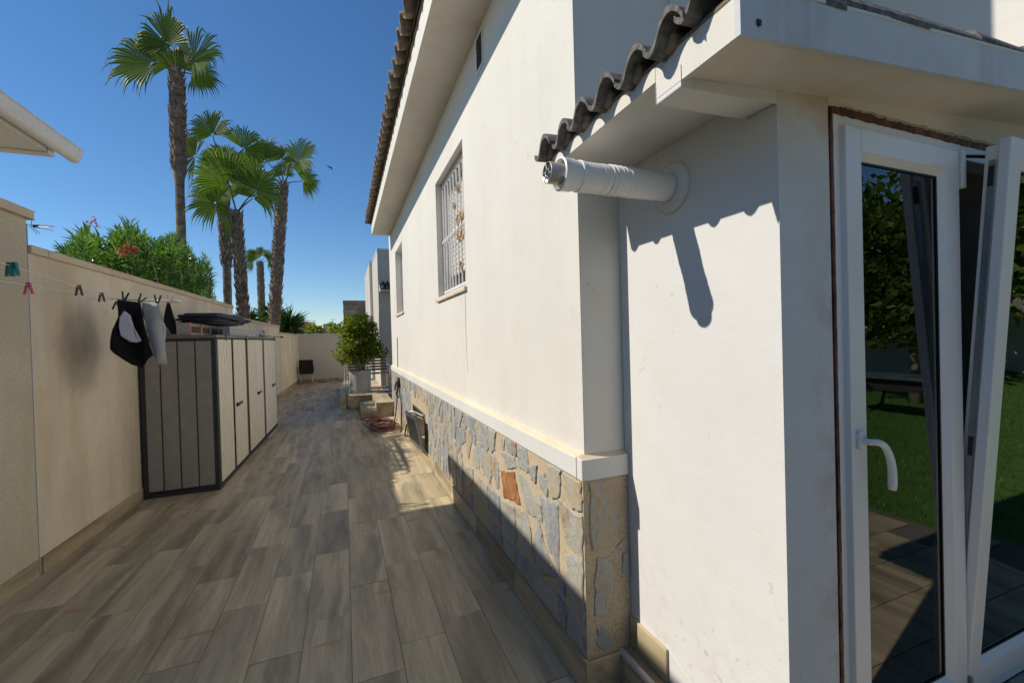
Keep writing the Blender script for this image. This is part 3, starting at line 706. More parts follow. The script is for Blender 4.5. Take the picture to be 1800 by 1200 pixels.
part('hinge_cover', MB().box((2.122, .865, 2.10), (2.146, .892, 2.24)), PVC, H, bevel=.004)
part('hinge_corner', MB().box((2.10, .872, .215), (2.118, .884, .34)) if False else MB().tube([(2.119, .868, .20), (2.119, .868, .30)], .008, 8), STEELG, H)
# handle
hd = part('door_handle', MB().lathe([(0.001, -.014), (.014, -.014), (.0165, -.006), (.0165, 0)], (1.516, .874, 1.255), 'Y', 20).box((1.5005, .862, 1.215), (1.5315, .874, 1.275)), PVC, L1, bevel=.003)
hp = []
for i in range(15):
    u = i/14
    hp.append((1.516+.010+.078*math.sin(u*math.pi*.5), .835-.006*math.sin(u*3), 1.243-.158*(1-math.cos(u*math.pi*.5))**1.05))
hp = [(1.516, .87, 1.243), (1.516, .845, 1.243)]+hp[1:]
part('handle_lever', MB().tube(hp, [.009, .010]+[.0100+.0028*(i/13) for i in range(13)]+[.011], 10), PVC, L1, smooth=True)
# dark room behind the door
rm_ = MB()
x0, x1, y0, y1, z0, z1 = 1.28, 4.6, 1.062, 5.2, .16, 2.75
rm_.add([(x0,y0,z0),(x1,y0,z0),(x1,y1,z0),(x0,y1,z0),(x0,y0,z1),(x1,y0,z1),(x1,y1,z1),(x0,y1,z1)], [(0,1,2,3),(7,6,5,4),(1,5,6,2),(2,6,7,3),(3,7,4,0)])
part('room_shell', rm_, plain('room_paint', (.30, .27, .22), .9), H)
ib = solo('kitchen_cabinet', MB().box((2.5, 3.4, .17), (4.2, 4.0, 1.02)).box((2.45, 3.36, 1.02), (4.25, 4.02, 1.07)), plain('cabinet_white', (.5, .5, .48), .4), 'white low cabinet inside the dark room behind the open door', 'cabinet', bevel=.005)
c = MB()
for k in range(26):
    c.add([(1.5+.018*k, 1.35+.02*math.sin(k*1.9), .2), (1.518+.018*k, 1.35+.02*math.sin((k+1)*1.9), .2), (1.518+.018*k, 1.35+.02*math.sin((k+1)*1.9), 2.3), (1.5+.018*k, 1.35+.02*math.sin(k*1.9), 2.3)], [(0, 1, 2, 3)]) if k > 17 else None
cu = solo('curtain', c, GREYCLOTH, 'pale curtain hanging just inside the glazed door', 'curtain'); cu.modifiers.new('solid', 'SOLIDIFY').thickness = .003

# ------------------------------------------------------------------ flue
FL = thing('flue_pipe', (1.206, 1.335, 2.162), 'white boiler flue pipe sticking out of the porch wall', 'pipe')
c = (0, 1.335, 2.162)
q = MB().lathe([(.052, 1.19), (.052, .80), (.0545, .798), (.0545, .785), (.052, .783), (.052, .76), (.0555, .757), (.0555, .727), (.057, .724), (.057, .715), (.0515, .712), (.0515, .735)], c, 'X', 36)
part('outer_pipe', q, FLUEW, FL, smooth=False)
for o_ in (FL.children[-1],):
    for p in o_.data.polygons: p.use_smooth = True
    o_.modifiers.new('es', 'EDGE_SPLIT').split_angle = R(35)
sk = MB()
for k in range(16):
    xx = 1.12-.016*k+rng.uniform(-.004, .004); am = rng.uniform(.001, .0034); sk.lathe([(.0521, xx), (.0521+am, xx-rng.uniform(.002, .005)), (.0521, xx-.0075)], (0, c[1]+rng.uniform(-.0006, .0006), c[2]+rng.uniform(-.0006, .0006)), 'X', 28)
part('wrinkled_wrap', sk, FLUEW, FL, smooth=True)
part('flange', MB().lathe([(.051, 1.183), (.062, 1.183), (.068, 1.178), (.074, 1.186), (.080, 1.184), (.086, 1.192), (.0945, 1.195), (.0945, 1.2055)], c, 'X', 40), WHITEM, FL, smooth=True)
part('inner_pipe', MB().lathe([(.036, .80), (.036, .668), (.0345, .666), (.0345, .80)], c, 'X', 28), FLUEI, FL, smooth=True)
part('inner_dark', MB().lathe([(.001, .70), (.0344, .70)], c, 'X', 20), BLACK, FL)
gr_ = MB()
for k in range(6):
    a = k*math.pi/3+.3
    gr_.tube([(.668, c[1]+.013*math.cos(a), c[2]+.013*math.sin(a)), (.668, c[1]+.035*math.cos(a), c[2]+.035*math.sin(a))], .0024, 5)
gr_.tube([(.668, c[1]+.013*math.cos(a), c[2]+.013*math.sin(a)) for a in [i*math.pi/8 for i in range(16)]], .0026, 5, True)
part('end_grille', gr_, ALU, FL)
part('sticker', MB().lathe([(.0525, .772), (.0525, .745)], c, 'X', 30), FLUEW, FL) if False else None

# ------------------------------------------------------------------ terrace at the back
tr = struct('terrace', MB().box((-.124, 11.085, 0), (1.1, 16, .285)).box((.615, 9.515, 0), (.957, 11.085, .285)).box((.315, 9.515, 0), (.615, 11.085, .135)), plain('grout3', (.2, .18, .15), .9))
BASE[tr.name] = Vector()
def slab(a, b): part('terrace_tile', MB().box(a, b), WOODL, tr)
WOODL = WOOD
for x0_, x1_ in ((-.136, .24), (.244, .61), (.614, .955)):
    for k in range(5):
        slab((x0_, 11.075+.85*k if k else 11.073, .285), (x1_, 11.921+.85*k, .298))
for k in range(2):
    slab((.602, 9.503+.79*k, .285), (.955, 10.288+.79*k-.003, .298)); slab((.303, 9.503+.79*k, .135), (.600, 10.288+.79*k-.003, .148))
slab((-.136, 11.073, 0), (.30, 11.0845, .284)); slab((.303, 9.503, 0), (.600, 9.5145, .134)); slab((.603, 9.503, 0), (.955, 9.5145, .284)); slab((.303, 9.516, 0), (.3145, 11.07, .134)); slab((.603, 9.516, .15), (.6145, 11.07, .284))
for k in range(5): slab((-.136, 11.09+.85*k, 0), (-.1245, 11.937+.85*k, .284))
# pot and tree
PT = thing('potted_tree', (.36, 11.76, .298), 'bushy green tree in a round grey pot on the terrace', 'potted plant')
PT0 = Vector((.36, 11.76, .298))
part('pot', MB().lathe([(.001, .0), (.235, .0), (.25, .01), (.27, .53), (.27, .555), (.255, .56), (.25, .54), (.24, .50), (.001, .50)], PT0, 'Z', 36), POTM, PT, smooth=False)
PT.children[-1].modifiers.new('es', 'EDGE_SPLIT').split_angle = R(30)
for p in PT.children[-1].data.polygons: p.use_smooth = True
part('soil', MB().lathe([(.001, .515), (.24, .503)], PT0, 'Z', 20), SOIL, PT)
tk = MB()
b0 = PT0+Vector((0, 0, .5))
tk.tube([b0, b0+Vector((-.02, 0, .35)), b0+Vector((-.03, .02, .7)), b0+Vector((.02, 0, 1.05))], [.03, .024, .018, .01], 7)
tk.tube([b0+Vector((.02, 0, .02)), b0+Vector((.16, -.03, .25)), b0+Vector((.3, -.03, .48)), b0+Vector((.36, .0, .8))], [.024, .019, .014, .008], 7)
tk.tube([b0+Vector((-.02, 0, .02)), b0+Vector((-.12, -.03, .25)), b0+Vector((-.22, .03, .5))], [.016, .012, .006], 6)
tk.tube([b0+Vector((-.03, .02, .6)), b0+Vector((.1, .0, .85)), b0+Vector((.15, .0, 1.1))], [.013, .010, .005], 6)
part('trunk', tk, BARK, PT, smooth=True)
def crown(mb, blobs, n, L, w, r=rng, shell=.45, up=.35):
    tot = sum(b[1][0]*b[1][1]*b[1][2] for b in blobs)
    for c0, rad in blobs:
        c0 = Vector(c0); k = int(n*rad[0]*rad[1]*rad[2]/tot)
        for _ in range(k):
            d = rvec(r); q = (shell+(1-shell)*r.random()**.6)
            q *= .9+.38*noise.noise(d*2.6+c0)
            p = c0+Vector((d.x*rad[0], d.y*rad[1], d.z*rad[2]))*q
            dd = (d+rvec(r)*.9+Vector((0, 0, up-.45*r.random()))).normalized(); nn = (Vector((0, 0, 1))+rvec(r)*.8).normalized()
            leafcloud(mb, [(p, dd, nn, L*r.uniform(.7, 1.25), w*r.uniform(.8, 1.2))])
cb = MB()
crown(cb, [((.37, 11.75, 1.98), (.42, .4, .36)), ((.36, 11.75, 1.55), (.52, .48, .32)), ((.0, 11.7, 1.27), (.27, .3, .25)), ((.62, 11.7, 1.42), (.36, .34, .26)), ((.9, 11.8, 1.3), (.2, .22, .15)), ((.35, 11.9, 1.25), (.4, .35, .25)), ((.15, 11.7, 1.85), (.3, .3, .33)), ((.58, 11.75, 1.85), (.28, .3, .3))], 6200, .075, .023)
for _ in range(40):
    p = PT0+Vector((rng.uniform(-.12, .12), rng.uniform(-.12, .12), .52+rng.uniform(0, .3))); leafcloud(cb, [(p, rvec(), Vector((0, 0, 1)), .07, .018)])
part('crown', cb, CITRUS, PT)
# terrace chairs
def chair(loc, rz, label, w=.55):
    t = thing('garden_chair', loc, label, 'chair', 'slatted chairs on the terrace', rz)
    L0 = Vector(loc)
    def P(name, mb, mat):
        o = link(name, mb.mesh(name, mat), t, None, .004); return o
    for sx in (0, w):
        for sy, h in ((0, .62), (.5, .86)):
            P('leg', MB().tube([(sx, sy, 0), (sx, sy+(.03 if sy else 0), h)], .016, 8), CHAIRW)
        P('armrest', MB().box((sx-.025, -.02, .62), (sx+.025, .52, .645)), CHAIRW)
    for k in range(5): P('seat_slat', MB().box((0, .02+.095*k, .40), (w, .10+.095*k, .42)), SLATG)
    for k in range(5): P('back_slat', MB().box((.01, .505, .47+.082*k), (w-.01, .522, .53+.082*k)), SLATG)
    return t
chair((.0, 12.5, .298), R(-8), 'pale framed slatted chair left of the potted tree')
chair((.62, 12.35, .298), R(4), 'slatted chair right of the potted tree beside the house')
solo('dry_leaves', (lambda q: (leafcloud(q, [(Vector((rng.uniform(.55, .95), rng.uniform(11.9, 12.4), .303)), rvec(), Vector((0, 0, 1)), .05, .015) for _ in range(60)]), q)[1])(MB()), m_leaf('dry_leaf', (.2, .07, .03), (.28, .12, .05)), 'scatter of dry brown leaves on the terrace floor', 'leaves', kind='stuff')
solo('black_cable', MB().tube([(.02, 12.4, .305), (.0, 11.6, .305), (.03, 11.15, .306), (.03, 11.064, .29), (.025, 11.062, .15), (.03, 11.063, .005), (.1, 10.9, .006)], .007, 6), BLACK, 'thin black cable hanging over the terrace edge', 'cable', smooth=True)
# chair in the far corner
CC = thing('corner_chair', (-1.42, 18.95, 0), 'black padded chair with pale curved legs in the far wall corner', 'chair')
part('backrest', MB().prism([(-1.67, 18.75, .46), (-1.17, 18.75, .46), (-1.18, 18.68, .93), (-1.66, 18.68, .93)], (0, .05, 0)), BLACK, CC, bevel=.01)
part('seat', MB().box((-1.66, 18.76, .38), (-1.18, 19.25, .46)), BLACK, CC, bevel=.01)
part('side_panel', MB().box((-1.675, 18.8, .46), (-1.645, 19.2, .68)).box((-1.195, 18.8, .46), (-1.165, 19.2, .68)), BLACK, CC, bevel=.005)
for sx, sg in ((-1.62, -1), (-1.22, 1)):
    for y_ in (18.8, 19.2):
        part('leg', MB().tube([(sx-sg*.02, y_, .40), (sx+sg*.01, y_, .25), (sx-sg*.01, y_, .1), (sx+sg*.05, y_-.03, .0)], .016, 7), CHAIRW, CC, smooth=True)
# hose and hanger
HK = thing('hose_hanger', (.955, 8.35, .85), 'black hose hanger with fittings on the stone base', 'hanger')
part('plate', MB().box((.925, 8.28, .72), (.955, 8.48, .90)), BLACK, HK, bevel=.01)
part('spray_gun', MB().tube([(.9, 8.3, .86), (.88, 8.38, .76), (.87, 8.42, .66)], [.02, .028, .018], 8), plain('gun_grey', (.3, .29, .33), .4), HK)
part('dark_coil', MB().tube([(.93+.02*math.sin(a*3), 8.55+.05*math.cos(a), .64+.13*math.sin(a)) for a in [i*.4 for i in range(33)]], .014, 6), BLACK, HK, smooth=True)
hs = MB(); pts = []
def spline(P, n=8):
    P = [Vector(p) for p in P]; out = []
    for i in range(len(P)-1):
        a, b, c, d = P[max(i-1, 0)], P[i], P[i+1], P[min(i+2, len(P)-1)]
        for k in range(n):
            t = k/n; out.append(.5*((2*b)+(c-a)*t+(2*a-5*b+4*c-d)*t*t+(3*b-a-3*c+d)*t**3))
    return out+[P[-1]]
rr = random.Random(4); P = [(.915, 8.32, .80), (.90, 8.4, .45), (.86, 8.45, .12), (.78, 8.35, .02)]
for k in range(9):
    cx, cy_, rx, ry = rr.uniform(.55, .74), rr.uniform(8.15, 8.5), rr.uniform(.12, .26), rr.uniform(.25, .55)
    for j in range(6):
        a = j*math.pi/3+k*.4; P.append((min(.925, cx+rx*math.cos(a)), cy_+ry*math.sin(a), .015+.011*k+rr.uniform(0, .012)))
P += [(.4, 9.1, .016), (.27, 9.35, .014), (.36, 9.46, .014), (.7, 9.3, .014)]
solo('garden_hose', hs.tube(spline(P, 5), .013, 6), HOSE, 'reddish garden hose coiled loosely on the tiles by the stone base', 'hose', smooth=True)
q = MB().tube(spline([(.93, 8.45, .78), (.935, 8.0, .45), (.93, 8.0, .2), (.92, 7.95, .03), (.86, 7.7, .02)], 6), .011, 6)
solo('supply_hose', q, BLACK, 'dark supply hose hanging straight down beside the hanger', 'hose', smooth=True)
q = MB().tube(spline([(.90, 7.05, .26), (.87, 7.05, .13), (.86, 6.95, .10), (.92, 6.85, .10)], 5), .012, 6)
solo('drain_pipe_stub', q, BLACK, 'short black bent pipe stub at the foot of the stone base', 'pipe', smooth=True)
# vent hatch flap leaning out
HF = thing('vent_hatch', (.9, 6.2, .0), 'grey framed vent hatch leaning open from the stone base', 'hatch')
A, B = Vector((.895, 5.50, .165)), Vector((.895, 6.72, .06)); C_, D = Vector((.80, 6.45, .575)), Vector((.80, 5.55, .645))
nrm = (B-A).cross(D-A).normalized()*.03
def quadpart(name, a, b, c_, d, mat, par, th=1.): part(name, MB().prism([a, b, c_, d], nrm*th), mat, par, bevel=.003)
def Lq(u, v): return (A.lerp(B, u)).lerp(D.lerp(C_, u), v)
quadpart('frame_rail', Lq(0, 0), Lq(1, 0), Lq(1, .14), Lq(0, .14), STEELG, HF); quadpart('frame_rail', Lq(0, .86), Lq(1, .86), Lq(1, 1), Lq(0, 1), STEELG, HF)
quadpart('frame_stile', Lq(0, .14), Lq(.08, .14), Lq(.08, .86), Lq(0, .86), STEELG, HF); quadpart('frame_stile', Lq(.92, .14), Lq(1, .14), Lq(1, .86), Lq(.92, .86), STEELG, HF)
quadpart('panel', Lq(.08, .14), Lq(.92, .14), Lq(.92, .86), Lq(.08, .86), BLACK, HF, .5)
fr = MB()
for a, b in (((.955, 5.70, .10), (.985, 5.725, .62)), ((.955, 6.715, .10), (.985, 6.74, .62)), ((.955, 5.725, .597), (.985, 6.715, .62))): fr.box(a, b)
part('vent_frame', fr, STEELG, H)
solo('tie_rope', MB().tube(spline([(.96, 5.8, .58), (.90, 5.85, .61), (.83, 5.9, .64), (.80, 6.0, .62), (.86, 6.05, .57), (.84, 5.75, .60), (.93, 5.7, .56)], 5), .012, 6), WHITEM, 'white rope tied over the top of the open vent hatch', 'rope', smooth=True)

# ------------------------------------------------------------------ sheds
def sx(y): return -1.327+.0172*(y-5.64)
def shed(y0, y1, doors, label, end=False):
    t = thing('storage_shed', (sx(y0)-.35, y0, 0), label, 'shed', 'plastic storage sheds along the wall')
    def fx(y, o=0): return sx(y)+o
    body = MB().prism([(fx(y0, -.02), y0+.01, .03), (fx(y1, -.02), y1-.005, .03), (lx(y1, .03), y1-.005, .03), (lx(y0, .03), y0+.01, .03)], (0, 0, 1.655))
    part('body', body, SHEDT, t)
    part('base_rail', MB().prism([(fx(y0), y0-.006, 0), (fx(y1), y1-.004, 0), (lx(y1, .02), y1-.004, 0), (lx(y0, .02), y0-.006, 0)], (0, 0, .045)), SHEDT, t, bevel=.004)
    part('lid', MB().prism([(fx(y0, .012), y0-.012, 1.688), (fx(y1, .012), y1-.002, 1.688), (lx(y1, .02), y1-.002, 1.688), (lx(y0, .02), y0-.012, 1.688)], (0, 0, .034)), plain('shed_lid', (.19, .185, .175), .6), t, bevel=.006)
    part('corner_post', MB().prism([(fx(y0, .002), y0-.002, .045), (fx(y0, .002), y0+.045, .045), (fx(y0, -.045), y0+.045, .045), (fx(y0, -.045), y0-.002, .045)], (0, 0, 1.643)), SHEDT, t, bevel=.004)
    part('corner_post', MB().prism([(fx(y1, .001), y1-.05, .045), (fx(y1, .001), y1-.004, .045), (fx(y1, -.045), y1-.004, .045), (fx(y1, -.045), y1-.05, .045)], (0, 0, 1.643)), SHEDT, t, bevel=.004)
    for (a, b, ribs, hy) in doors:
        d = part('door', MB().prism([(fx(a, -.018), a, .06), (fx(b, -.018), b, .06), (fx(b, -.002), b, .06), (fx(a, -.002), a, .06)], (0, 0, 1.615)), SHEDT, t)
        n = ribs
        for k in range(n):
            p, q = a+(b-a)*k/n+.004, a+(b-a)*(k+1)/n-.004
            part('plank', MB().prism([(fx(p, -.004), p, .065), (fx(q, -.004), q, .065), (fx(q, .006), q-.006, .065), (fx(p, .006), p+.006, .065)], (0, 0, 1.605)), SHEDL, d)
        if hy:
            h0 = hy
            part('handle', MB().box((fx(h0, .006), h0, .815), (fx(h0, .03), h0+.05, .86)).box((fx(h0, .015), h0+.05, .825), (fx(h0, .032), h0+.26, .85)).box((fx(h0, .0), h0+.24, .82), (fx(h0, .02), h0+.28, .855)), BLACK, t, bevel=.004)
    if end:
        xs = [lx(5.64, .03), -1.835, -1.68, -1.52, -1.365]
        for p, q in zip(xs[:-1], xs[1:]):
            part('plank', MB().prism([(p+.004, y0+.02, .07), (q-.004, y0+.02, .07), (q-.008, y0-.003, .07), (p+.008, y0-.003, .07)], (0, 0, 1.6)), SHEDD, t)
        part('end_rail', MB().box((lx(5.64, .03), y0-.006, 1.655), (-1.33, y0+.02, 1.688)), SHEDT, t)
        part('corner_post', MB().box((lx(5.64, .022), y0-.004, .045), (lx(5.64, .065), y0+.04, 1.655)), SHEDT, t)
    return t
shed(5.64, 7.10, [(5.71, 6.28, 5, None), (6.38, 7.02, 3, 6.42)], 'nearest storage shed with its dark grey plank end wall showing', True)
shed(7.10, 8.32, [(7.18, 7.68, 6, None), (7.70, 8.24, 2, 7.72)], 'middle beige storage shed with two doors between its neighbours')
shed(8.32, 9.56, [(8.40, 9.50, 3, 9.05)], 'farthest storage shed with a single handle near its end')
# things on the sheds
CRT = thing('crate', (-1.65, 5.78, 1.723), 'beige slatted box with dark openings on the nearest shed', 'crate')
part('box', MB().box((-1.76, 5.78, 1.723), (-1.605, 7.38, 1.862)), plain('crate_beige', (.42, .36, .29), .8, var=.2), CRT, bevel=.004)
part('end_frame', MB().box((-1.61, 5.785, 1.724), (-1.596, 5.83, 1.865)), plain('crate_pink', (.55, .28, .22), .7, var=.2), CRT)
for k in range(4):
    a = 5.86+.38*k
    part('opening', MB().box((-1.606, a, 1.755), (-1.601, a+.31, 1.825)), plain('crate_dark', (.13, .085, .06), .9), CRT)
    part('divider', MB().box((-1.606, a+.315, 1.73), (-1.594, a+.365, 1.86)), plain('crate_trim', (.52, .42, .34), .7), CRT)
for k in range(6):
    r_ = random.Random(30+k)
    z = 1.875+.022*k; a = r_.uniform(-.06, .06); x0_, x1_ = -1.76+r_.uniform(-.05, .06), -1.37+r_.uniform(-.06, .03); y0_, y1_ = 5.76+r_.uniform(0, .3), 7.3+r_.uniform(-.1, .75)
    pts = []
    for cx_, cy_, a0 in ((x1_-.09, y0_+.09, -90), (x1_-.09, y1_-.14, 0), (x0_+.09, y1_-.09, 90), (x0_+.09, y0_+.09, 180)):
        for j in range(6): pts.append((cx_+.09*math.cos(R(a0+18*j)), cy_+.09*math.sin(R(a0+18*j)), z+a*(cx_+1.57)+.01*math.sin(cy_*2+k)))
    t = thing('chair_frame', (-1.6, 6.4, z), ['bottom', 'second lowest', 'third lowest', 'third highest', 'second highest', 'topmost'][k]+' black metal frame in the pile on the sheds', 'metal frame', 'black metal frames piled on the sheds')
    part('hoop', MB().tube(pts, .012, 6, True), BLACK, t, smooth=True)
    for j in range(2 if k % 2 else 3):
        yb = y0_+(y1_-y0_)*(.2+.28*j); part('crossbar', MB().tube([(x0_, yb, z), (x1_, yb, z)], .009, 6), BLACK, t)
LB = thing('level_bar', (-1.40, 6.3, 1.723), 'long grey aluminium beam lying along the front edge of the sheds', 'beam')
part('beam', MB().box((-1.455, 6.55, 1.723), (-1.375, 9.05, 1.835)).box((-1.455, 6.5, 1.723), (-1.365, 6.56, 1.845)), ALU, LB, bevel=.004)
part('end_bracket', MB().box((-1.46, 8.65, 1.76), (-1.362, 9.1, 1.80)).box((-1.45, 9.02, 1.723), (-1.36, 9.12, 1.85)), STEELG, LB)
for yq in (7.72, 8.02): part('white_label', MB().box((-1.3748, yq, 1.735), (-1.3728, yq+.18, 1.758)), WHITEM, LB)
for yq in (6.0, 7.05, 8.25, 9.4):
    part('strap_clip', MB().box((sx(yq)+.012, yq, 1.66), (sx(yq)+.026, yq+.05, 1.73)), STEELG, LB)
PL = thing('pole', (-1.36, 8.9, 1.75), 'thin black pole with a black tip overhanging the last shed', 'pole')
part('shaft', MB().tube([(-1.35, 8.5, 1.75), (-1.34, 11.2, 1.755)], .008, 6), SHEDT, PL); part('tip', MB().tube([(-1.34, 11.15, 1.755), (-1.34, 11.4, 1.755)], .022, 8), BLACK, PL)

# ------------------------------------------------------------------ washing line
CL = thing('washing_line', (-1.85, 4.8, 2.03), 'pale washing line cords with a short bar beside the boundary wall', 'washing line')
part('bar', MB().tube([(-1.856, 4.8, 2.032), (-1.52, 4.8, 2.017)], .006, 8).tube([(-1.52, 4.8, 2.017), (-1.387, 4.8, 2.011)], .011, 8), WHITEM, CL)
part('wall_bracket', MB().tube([(lx(4.8, -.002), 4.8, 2.03), (-1.856, 4.8, 2.032)], .003, 6), WHITEM, CL)
def sag(a, b, s, n=12): a, b = Vector(a), Vector(b); return [a.lerp(b, i/n)-Vector((0, 0, s*4*(i/n)*(1-i/n))) for i in range(n+1)]
part('cord', MB().tube(sag((-1.856, 4.8, 2.032), (-1.5, 1.9, 2.055), -.012), .0026, 5), WHITEM, CL)
part('cord', MB().tube(sag((-1.856, 4.8, 2.032), (-1.90, 1.9, 1.99), -.004), .0026, 5), WHITEM, CL)
part('end_bracket', MB().tube([(lx(1.9, -.002), 1.9, 2.0), (-1.9, 1.9, 1.99), (-1.5, 1.9, 2.055)], .008, 6), WHITEM, CL)
def garment(name, outline, y, mat, label, cat, fold=.035, extra=None, th=.012, freq=24.):
    bm = bmesh.new(); vs = [bm.verts.new((x, y, z)) for x, z in outline]; f = bm.faces.new(vs)
    bmesh.ops.triangulate(bm, faces=[f]); bmesh.ops.subdivide_edges(bm, edges=bm.edges, cuts=6, use_grid_fill=True)
    zt = max(z for _, z in outline)
    for v in bm.verts: v.co.y += fold*math.sin(v.co.x*freq+v.co.z*3.1)*min(1, (zt-v.co.z)*5)+.02*noise.noise(v.co*6)
    me = bpy.data.meshes.new(name); bm.to_mesh(me); bm.free(); me.materials.append(mat)
    for p in me.polygons: p.use_smooth = True
    o = link(name, me); so_ = o.modifiers.new('thick', 'SOLIDIFY'); so_.thickness = th; tag(o, label, cat); return o
ga = garment('shorts', [(-1.826,2.024),(-1.721,2.008),(-1.673,2.001),(-1.644,1.863),(-1.572,1.53),(-1.633,1.492),(-1.69,1.42),(-1.748,1.45),(-1.84,1.554),(-1.868,1.595),(-1.855,1.76),(-1.826,1.872)], 4.75, BLACKCLOTH, 'black garment with a white panel pegged on the washing line', 'clothing', .05)
def tri_patch():
    pts = [(-1.76,1.924),(-1.722,1.888),(-1.709,1.808),(-1.644,1.661),(-1.676,1.645),(-1.724,1.653),(-1.785,1.704),(-1.798,1.783),(-1.791,1.869)]
    o = garment('white_panel', [(x*1.003, z) for x, z in pts], 4.69, WHITECLOTH, None, None, .006, th=.006); o.parent = ga
tri_patch()
garment('trousers', [(-1.682,2.005),(-1.562,2.005),(-1.531,1.811),(-1.519,1.442),(-1.581,1.445),(-1.613,1.619),(-1.678,1.868)], 4.83, GREYCLOTH, 'pale grey trousers folded over the washing line bar', 'clothing', .012, freq=40)
garment('small_garment', [(-1.509,2.008),(-1.489,2.004),(-1.451,1.825),(-1.451,1.716),(-1.492,1.717),(-1.516,1.777),(-1.543,1.812),(-1.536,1.875)], 4.86, BLACKCLOTH, 'small black garment hanging nearest the bar end', 'clothing', .012)
def peg(p, mat, label, flip=1, spread=.17, tilt=0., s=1., grp='pegs on the washing line'):
    t = thing('clothes_peg', p, label, 'clothes peg', grp)
    for sg in (-1, 1):
        m_ = MB().prism([(sg*.003*s, -.006*s, .02*s*flip), (sg*.011*s, -.006*s, .02*s*flip), (sg*(.011+spread*.06)*s, -.006*s, -.055*s*flip), (sg*(.003+spread*.06)*s, -.006*s, -.055*s*flip)], (0, .012*s, 0))
        o = link('jaw', m_.mesh('jaw', mat, fixn=True), t)
    link('spring', MB().tube([(-.012*s, 0, -.004*s*flip), (.012*s, 0, -.004*s*flip)], .005*s, 6).mesh('spring', STEELG), t)
    t.rotation_euler = (0, tilt, R(-25))
PG = plain('peg_grey', (.06, .068, .07), .5); PGR = plain('peg_green', (.01, .20, .19), .45); PPK = plain('peg_pink', (.60, .10, .16), .5); PDK = plain('peg_dark', (.02, .022, .02), .6); PPP = plain('peg_pale_pink', (.62, .33, .36), .5)
peg((-1.757, 4.0, 2.040), PG, 'grey peg alone on the cord, left of the other grey peg', 1, .3)
peg((-1.815, 4.45, 2.034), PG, 'grey peg alone on the cord, just left of the washing', 1, .3)
peg((-1.655, 3.12, 2.055), PGR, 'teal green peg at the left edge of the photo', 1, .12, .05)
peg((-1.632, 3.12, 2.057), PGR, 'teal green peg next to the leftmost green peg', 1, .12, -.1)
peg((-1.875, 3.70, 2.018), PPK, 'pink peg splayed on the lower cord near the wall corner', 1, .35)
for i, (x, z, tl, lb) in enumerate(((-1.846, 1.99, .2, 'dark peg gripping the left corner of the black garment'), (-1.79, 2.04, .25, 'dark peg upright over the white panel of the black garment'), (-1.68, 2.02, .7, 'dark peg between the black garment and the grey trousers'), (-1.555, 2.015, .1, 'dark peg holding the right corner of the grey trousers'))):
    peg((x, 4.775, z), PDK, lb, -1 if i else 1, .4, tl)
peg((-1.475, 4.80, 2.02), PPP, 'pale pink peg holding the small black garment', -1, .35, .2)

# ------------------------------------------------------------------ neighbour's canopy, top left
NB = thing('neighbour_canopy', (-4.3, 0, 0), 'white canopy roof with a rounded gutter jutting in beyond the wall', 'canopy')
part('roof_slab', MB().prism([(-2.36, 1.2, 3.385), (-2.30, 1.2, 3.455), (-6.2, 1.2, 3.62), (-6.2, 1.2, 3.52)], (0, 3.88, 0)), WHITEM, NB)
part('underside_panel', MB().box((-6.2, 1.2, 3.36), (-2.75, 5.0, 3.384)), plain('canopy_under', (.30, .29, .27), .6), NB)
part('edge_beam', MB().box((-6.2, 4.98, 3.32), (-2.36, 5.07, 3.384)), WHITEM, NB)
part('long_beam', MB().box((-2.75, 1.2, 3.335), (-2.37, 4.975, 3.3835)), WHITEM, NB)
for k in range(3): part('rafter', MB().box((-6.2, 4.3-1.4*k, 3.30), (-2.76, 4.36-1.4*k, 3.3595)), SHEDT if k % 2 else WHITEM, NB)
gt = []
for i in range(9):
    a = math.pi*(1+i/8); gt.append((-2.30+.055*math.cos(a), 3.405+.065*math.sin(a)))
gp = [(a, 1.2, b) for a, b in gt]+[(-2.235, 1.2, 3.45), (-2.225, 1.2, 3.455), (-2.225, 1.2, 3.462), (-2.36, 1.2, 3.462)]
part('gutter', MB().prism(gp, (0, 4.04, 0)), WHITEM, NB)
for y_ in (2.6, 1.3): part('post', MB().box((-2.72, y_, 0), (-2.6, y_+.12, 3.335)), WHITEM, NB)
part('back_wall', MB().box((-6.4, 1.2, 0), (-6.2, 5.0, 3.7)), FARW, NB)

# ------------------------------------------------------------------ planting beyond the wall
OL = thing('oleander', (-3, 8.5, 0), 'dense green oleander with a red flower head behind the boundary wall', 'shrub')
ol = MB(); stems = MB(); r0 = random.Random(12)
QT = [(.235, .12), (.247, .19), (.266, .20), (.302, .211), (.344, .23), (.387, .226), (.419, .214), (.447, .200), (.47, .17)]
def topr(q):
    for (a, b), (c_, d_) in zip(QT[:-1], QT[1:]):
        if a <= q <= c_: return b+(d_-b)*(q-a)/(c_-a)
    return .15
for k in range(520):
    q_ = r0.uniform(.237, .462); x = r0.uniform(-3.7, -2.42); y = -x/q_
    tz = 1.6+y*(topr(q_)-.012+r0.uniform(-.012, .012)+.012*math.sin(q_*90))-r0.random()**1.6*1.25
    p0 = Vector((x+r0.uniform(-.2, .2), y+r0.uniform(-.3, .3), .6 if k % 4 == 0 else tz-1.0)); p1 = Vector((x, y, tz))
    if k % 4 == 0: stems.tube([p0, p0.lerp(p1, .6)+Vector((.05, .05, 0)), p1], [.02, .012, .005], 5)
    ax = (p1-p0).normalized()+rvec(r0)*.3; ax.normalize()
    for j in range(34):
        h = r0.random()**.7; b = p1-ax*(.5*h)
        d = (rvec(r0)+ax*(.55+.7*(1-h))).normalized()
        leafcloud(ol, [(b, d, (Vector((0, 0, 1))+rvec(r0)*.4).normalized(), r0.uniform(.12, .20), r0.uniform(.011, .017))])
